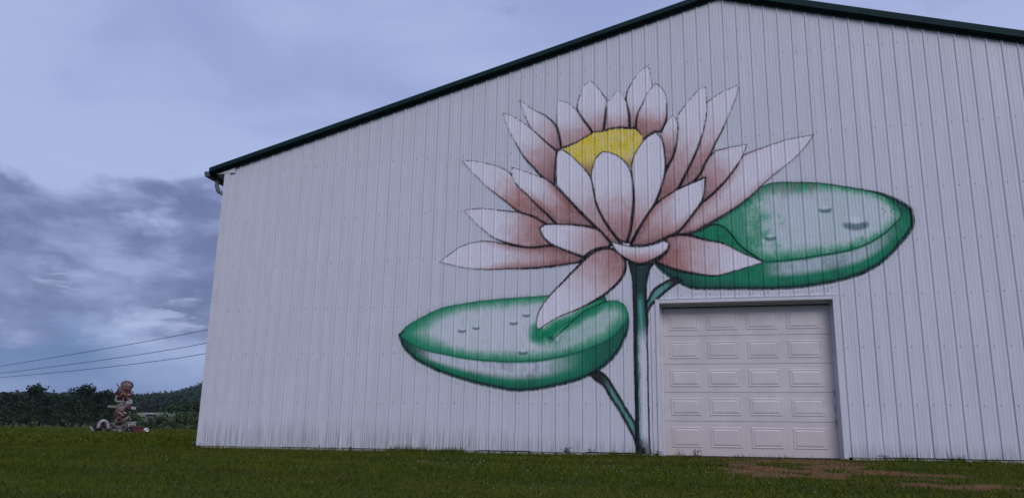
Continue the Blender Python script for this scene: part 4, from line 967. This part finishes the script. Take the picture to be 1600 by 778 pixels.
for i in range(7): part(MB().lathe([(0, 0), (.06, .02), (.05, .3), (0, .32)], L(188+rngs.uniform(-2, 14), 650+rngs.uniform(-6, 10), rngs.uniform(-.2, .2)), 8), 'bottle', 's_grey', True)
# ragged bits wired to the column
for i in range(46):
    py = rngs.uniform(608, 657); wv = 10.5 if py < 627 else 5.5; px = 186+rngs.uniform(-wv, wv); c = L(px, py, rngs.uniform(-.42, -.15)); ln = rngs.uniform(.08, .26); a = rngs.uniform(0, 3.14)
    dv = Vector((math.cos(a)*ln, rngs.uniform(-.08, .08), math.sin(a)*ln))
    part(MB().tube([c-dv, c+Vector((0, -.04, .02)), c+dv], [rngs.uniform(.02, .06), rngs.uniform(.03, .08), rngs.uniform(.01, .04)], 6), 'scrap_piece', rngs.choice(['s_red', 's_maroon', 's_white', 's_rust', 's_tan', 's_grey', 's_white']), False)
# junk pile
w1 = MB(); pts = [L(157.5+11*(1-math.cos(t))*.62, 668-11.5*math.sin(t), -.5) for t in [k*math.pi/14 for k in range(15)]]
w1.tube(pts, .11, 8); part(w1, 'white_tyre', 's_white', True)
w2 = MB(); w2.tube([L(160+7*math.cos(t), 666-6*math.sin(t), -.3) for t in [k*math.tau/20 for k in range(21)]], .09, 8); part(w2, 'tyre', 's_black', True)
part(MB().tube([L(147, 665, -.6), L(150, 671, -.7), L(153, 672, -.7)], [.05, .12, .08], 8), 'horn', 's_tan', True)
for i in range(56):
    px = rngs.uniform(154, 207); top = 655+abs(px-184)*.33; py = rngs.uniform(top, 672); ln = rngs.uniform(4, 11); a = rngs.uniform(-.5, .9)
    dp = rngs.uniform(-.6, .5); p0, p2 = L(px-ln*.5*math.cos(a), py+ln*.5*math.sin(a), dp), L(px+ln*.5*math.cos(a), py-ln*.5*math.sin(a), dp+rngs.uniform(-.3, .3))
    p0.z = max(.03, p0.z); p2.z = max(.03, p2.z); mid = (p0+p2)/2+Vector((0, 0, rngs.uniform(.02, .16)))
    part(MB().tube([p0, mid, p2], rngs.uniform(.02, .06), 7), 'scrap_pipe', rngs.choice(['s_white', 's_tan', 's_rust', 's_rust', 's_grey', 's_red']), True)
for i in range(16):
    px = rngs.uniform(158, 204); c = L(px, rngs.uniform(660, 671), rngs.uniform(-.4, .5)); s = rngs.uniform(.10, .26)
    o = part(MB().box(-s, s, -s*.7, s*.7, -s*.6, s*.6, .02), 'scrap_block', rngs.choice(['s_rust', 's_grey', 's_grey', 's_maroon', 's_white'])); o.location = c; o.rotation_euler = (rngs.random(), rngs.random(), rngs.random()*3)
f = MB()
for a, b in (((199, 658), (209, 657)), ((209, 657), (208, 663)), ((199, 664), (208, 663)), ((199, 658), (199, 664)), ((199, 661), (209, 660)), ((204, 657.5), (204, 664))): f.tube([L(*a, -.4), L(*b, -.4)], .04, 6)
part(f, 'wire_crate', 's_white')
part(MB().lathe([(0, 0), (.62, 0), (.60, .10), (.30, .28), (0, .34)], L(184, 672, .1), 14), 'rubble_mound', 's_grey', True)
# red cart beside the pile
ct = empty('garden_cart', tuple(sc.matrix_basis @ L(212, 672.5, -.5)), sc.rotation_euler.z+rad(8)); ct.location.z = float(ground_z(ct.location.x, ct.location.y)); ct.scale = (.85, .85, .85); setp(ct, 'faded red metal cart with a dark wheel lying right of the scrap pile', 'cart')
def cp(mb, n, m, sm=False): return mb.build(n, M[m], ct, sm)
cp(MB().add([(-.50, -.28, .50), (.50, -.28, .46), (.50, .28, .46), (-.50, .28, .50), (-.36, -.18, .02), (.40, -.18, .02), (.40, .18, .02), (-.36, .18, .02)], [(0, 4, 5, 1), (1, 5, 6, 2), (2, 6, 7, 3), (3, 7, 4, 0), (4, 7, 6, 5)]), 'tub', 's_red')
cp(MB().tube([(-.52, -.3, .50), (.52, -.3, .46), (.52, .3, .46), (-.52, .3, .50), (-.52, -.3, .50)], .03, 6), 'rim', 's_rust')
wh = cp(MB().tube([(-.66+.20*math.cos(t), -.12, .21+.20*math.sin(t)) for t in [k*math.tau/20 for k in range(21)]], .055, 8), 'wheel', 's_black', True)
MB().tube([(-.66, -.18, .21), (-.66, -.06, .21)], .07, 10).build('hub', M['s_grey'], wh)
cp(MB().tube([(.45, 0, .3), (.62, 0, .12), (.75, 0, .05)], .022, 6), 'handle', 's_grey', True)
# small white bucket on the grass
bx, by = bearing(225.5, 66.5); bz = float(ground_z(bx, by)); bk = empty('bucket', (bx, by, bz)); setp(bk, 'small white bucket lying on the grass right of the red cart', 'bucket')
q = Matrix.Rotation(rad(80), 3, 'Y')
MB().lathe([(.0, -.16), (.12, -.16), (.15, .14), (.14, .14), (.11, -.14), (0, -.14)], (0, 0, .17), 14, q).build('pail', mat('bucket_white', (.75, .75, .72), rough=.5), bk, True)
MB().tube([(.14, -.12, .17), (.24, -.05, .24), (.24, .05, .24), (.14, .12, .17)], .008, 6).build('handle', M['s_grey'], bk)
# weeds rooted along the wall foot
M['weed'] = mat('weed_leaf', (.035, .070, .020), rough=.7, var=.35, vscale=20)
WL = [(6.55, .13, 'small leafy weed against the wall left of the painted stem'), (6.95, .11, 'low leafy weed just left of the painted stem foot'), (8.02, .10, 'leafy weed at the left foot of the door frame'), (8.62, .12, 'single leafy weed before the left third of the garage door'), (2.75, .08, 'tiny weed at the wall foot on the far left part of the barn'), (11.35, .10, 'leafy weed just right of the garage door at the wall foot')]
for x, hgt, lb in WL:
    r_ = random.Random(int(x*100)); root = empty('weed', (x, -.12, float(ground_z(x, -.12))-.01)); setp(root, lb, 'weed', 'weeds along the wall')
    st = MB()
    for i in range(5): a = r_.random()*6; st.tube([(0, 0, 0), (math.cos(a)*hgt*.25, math.sin(a)*hgt*.2, hgt*.6), (math.cos(a)*hgt*.5, math.sin(a)*hgt*.3, hgt)], [.003, .0025, .002], 5)
    st.build('stem', M['weed'], root); lf = MB()
    for i in range(26):
        c = Vector((r_.gauss(0, hgt*.35), r_.gauss(0, hgt*.2), r_.uniform(.2, 1.0)*hgt)); e = Vector((r_.gauss(0, 1), r_.gauss(0, 1), r_.gauss(0, .5))).normalized(); g = e.cross(Vector((r_.gauss(0, 1), r_.gauss(0, 1), r_.gauss(0, 1)))).normalized(); s = hgt*r_.uniform(.12, .24)
        lf.add([c-e*s, c+g*s*.4, c+e*s, c-g*s*.4], [(0, 1, 2, 3)])
    lf.build('leaves', M['weed'], root)
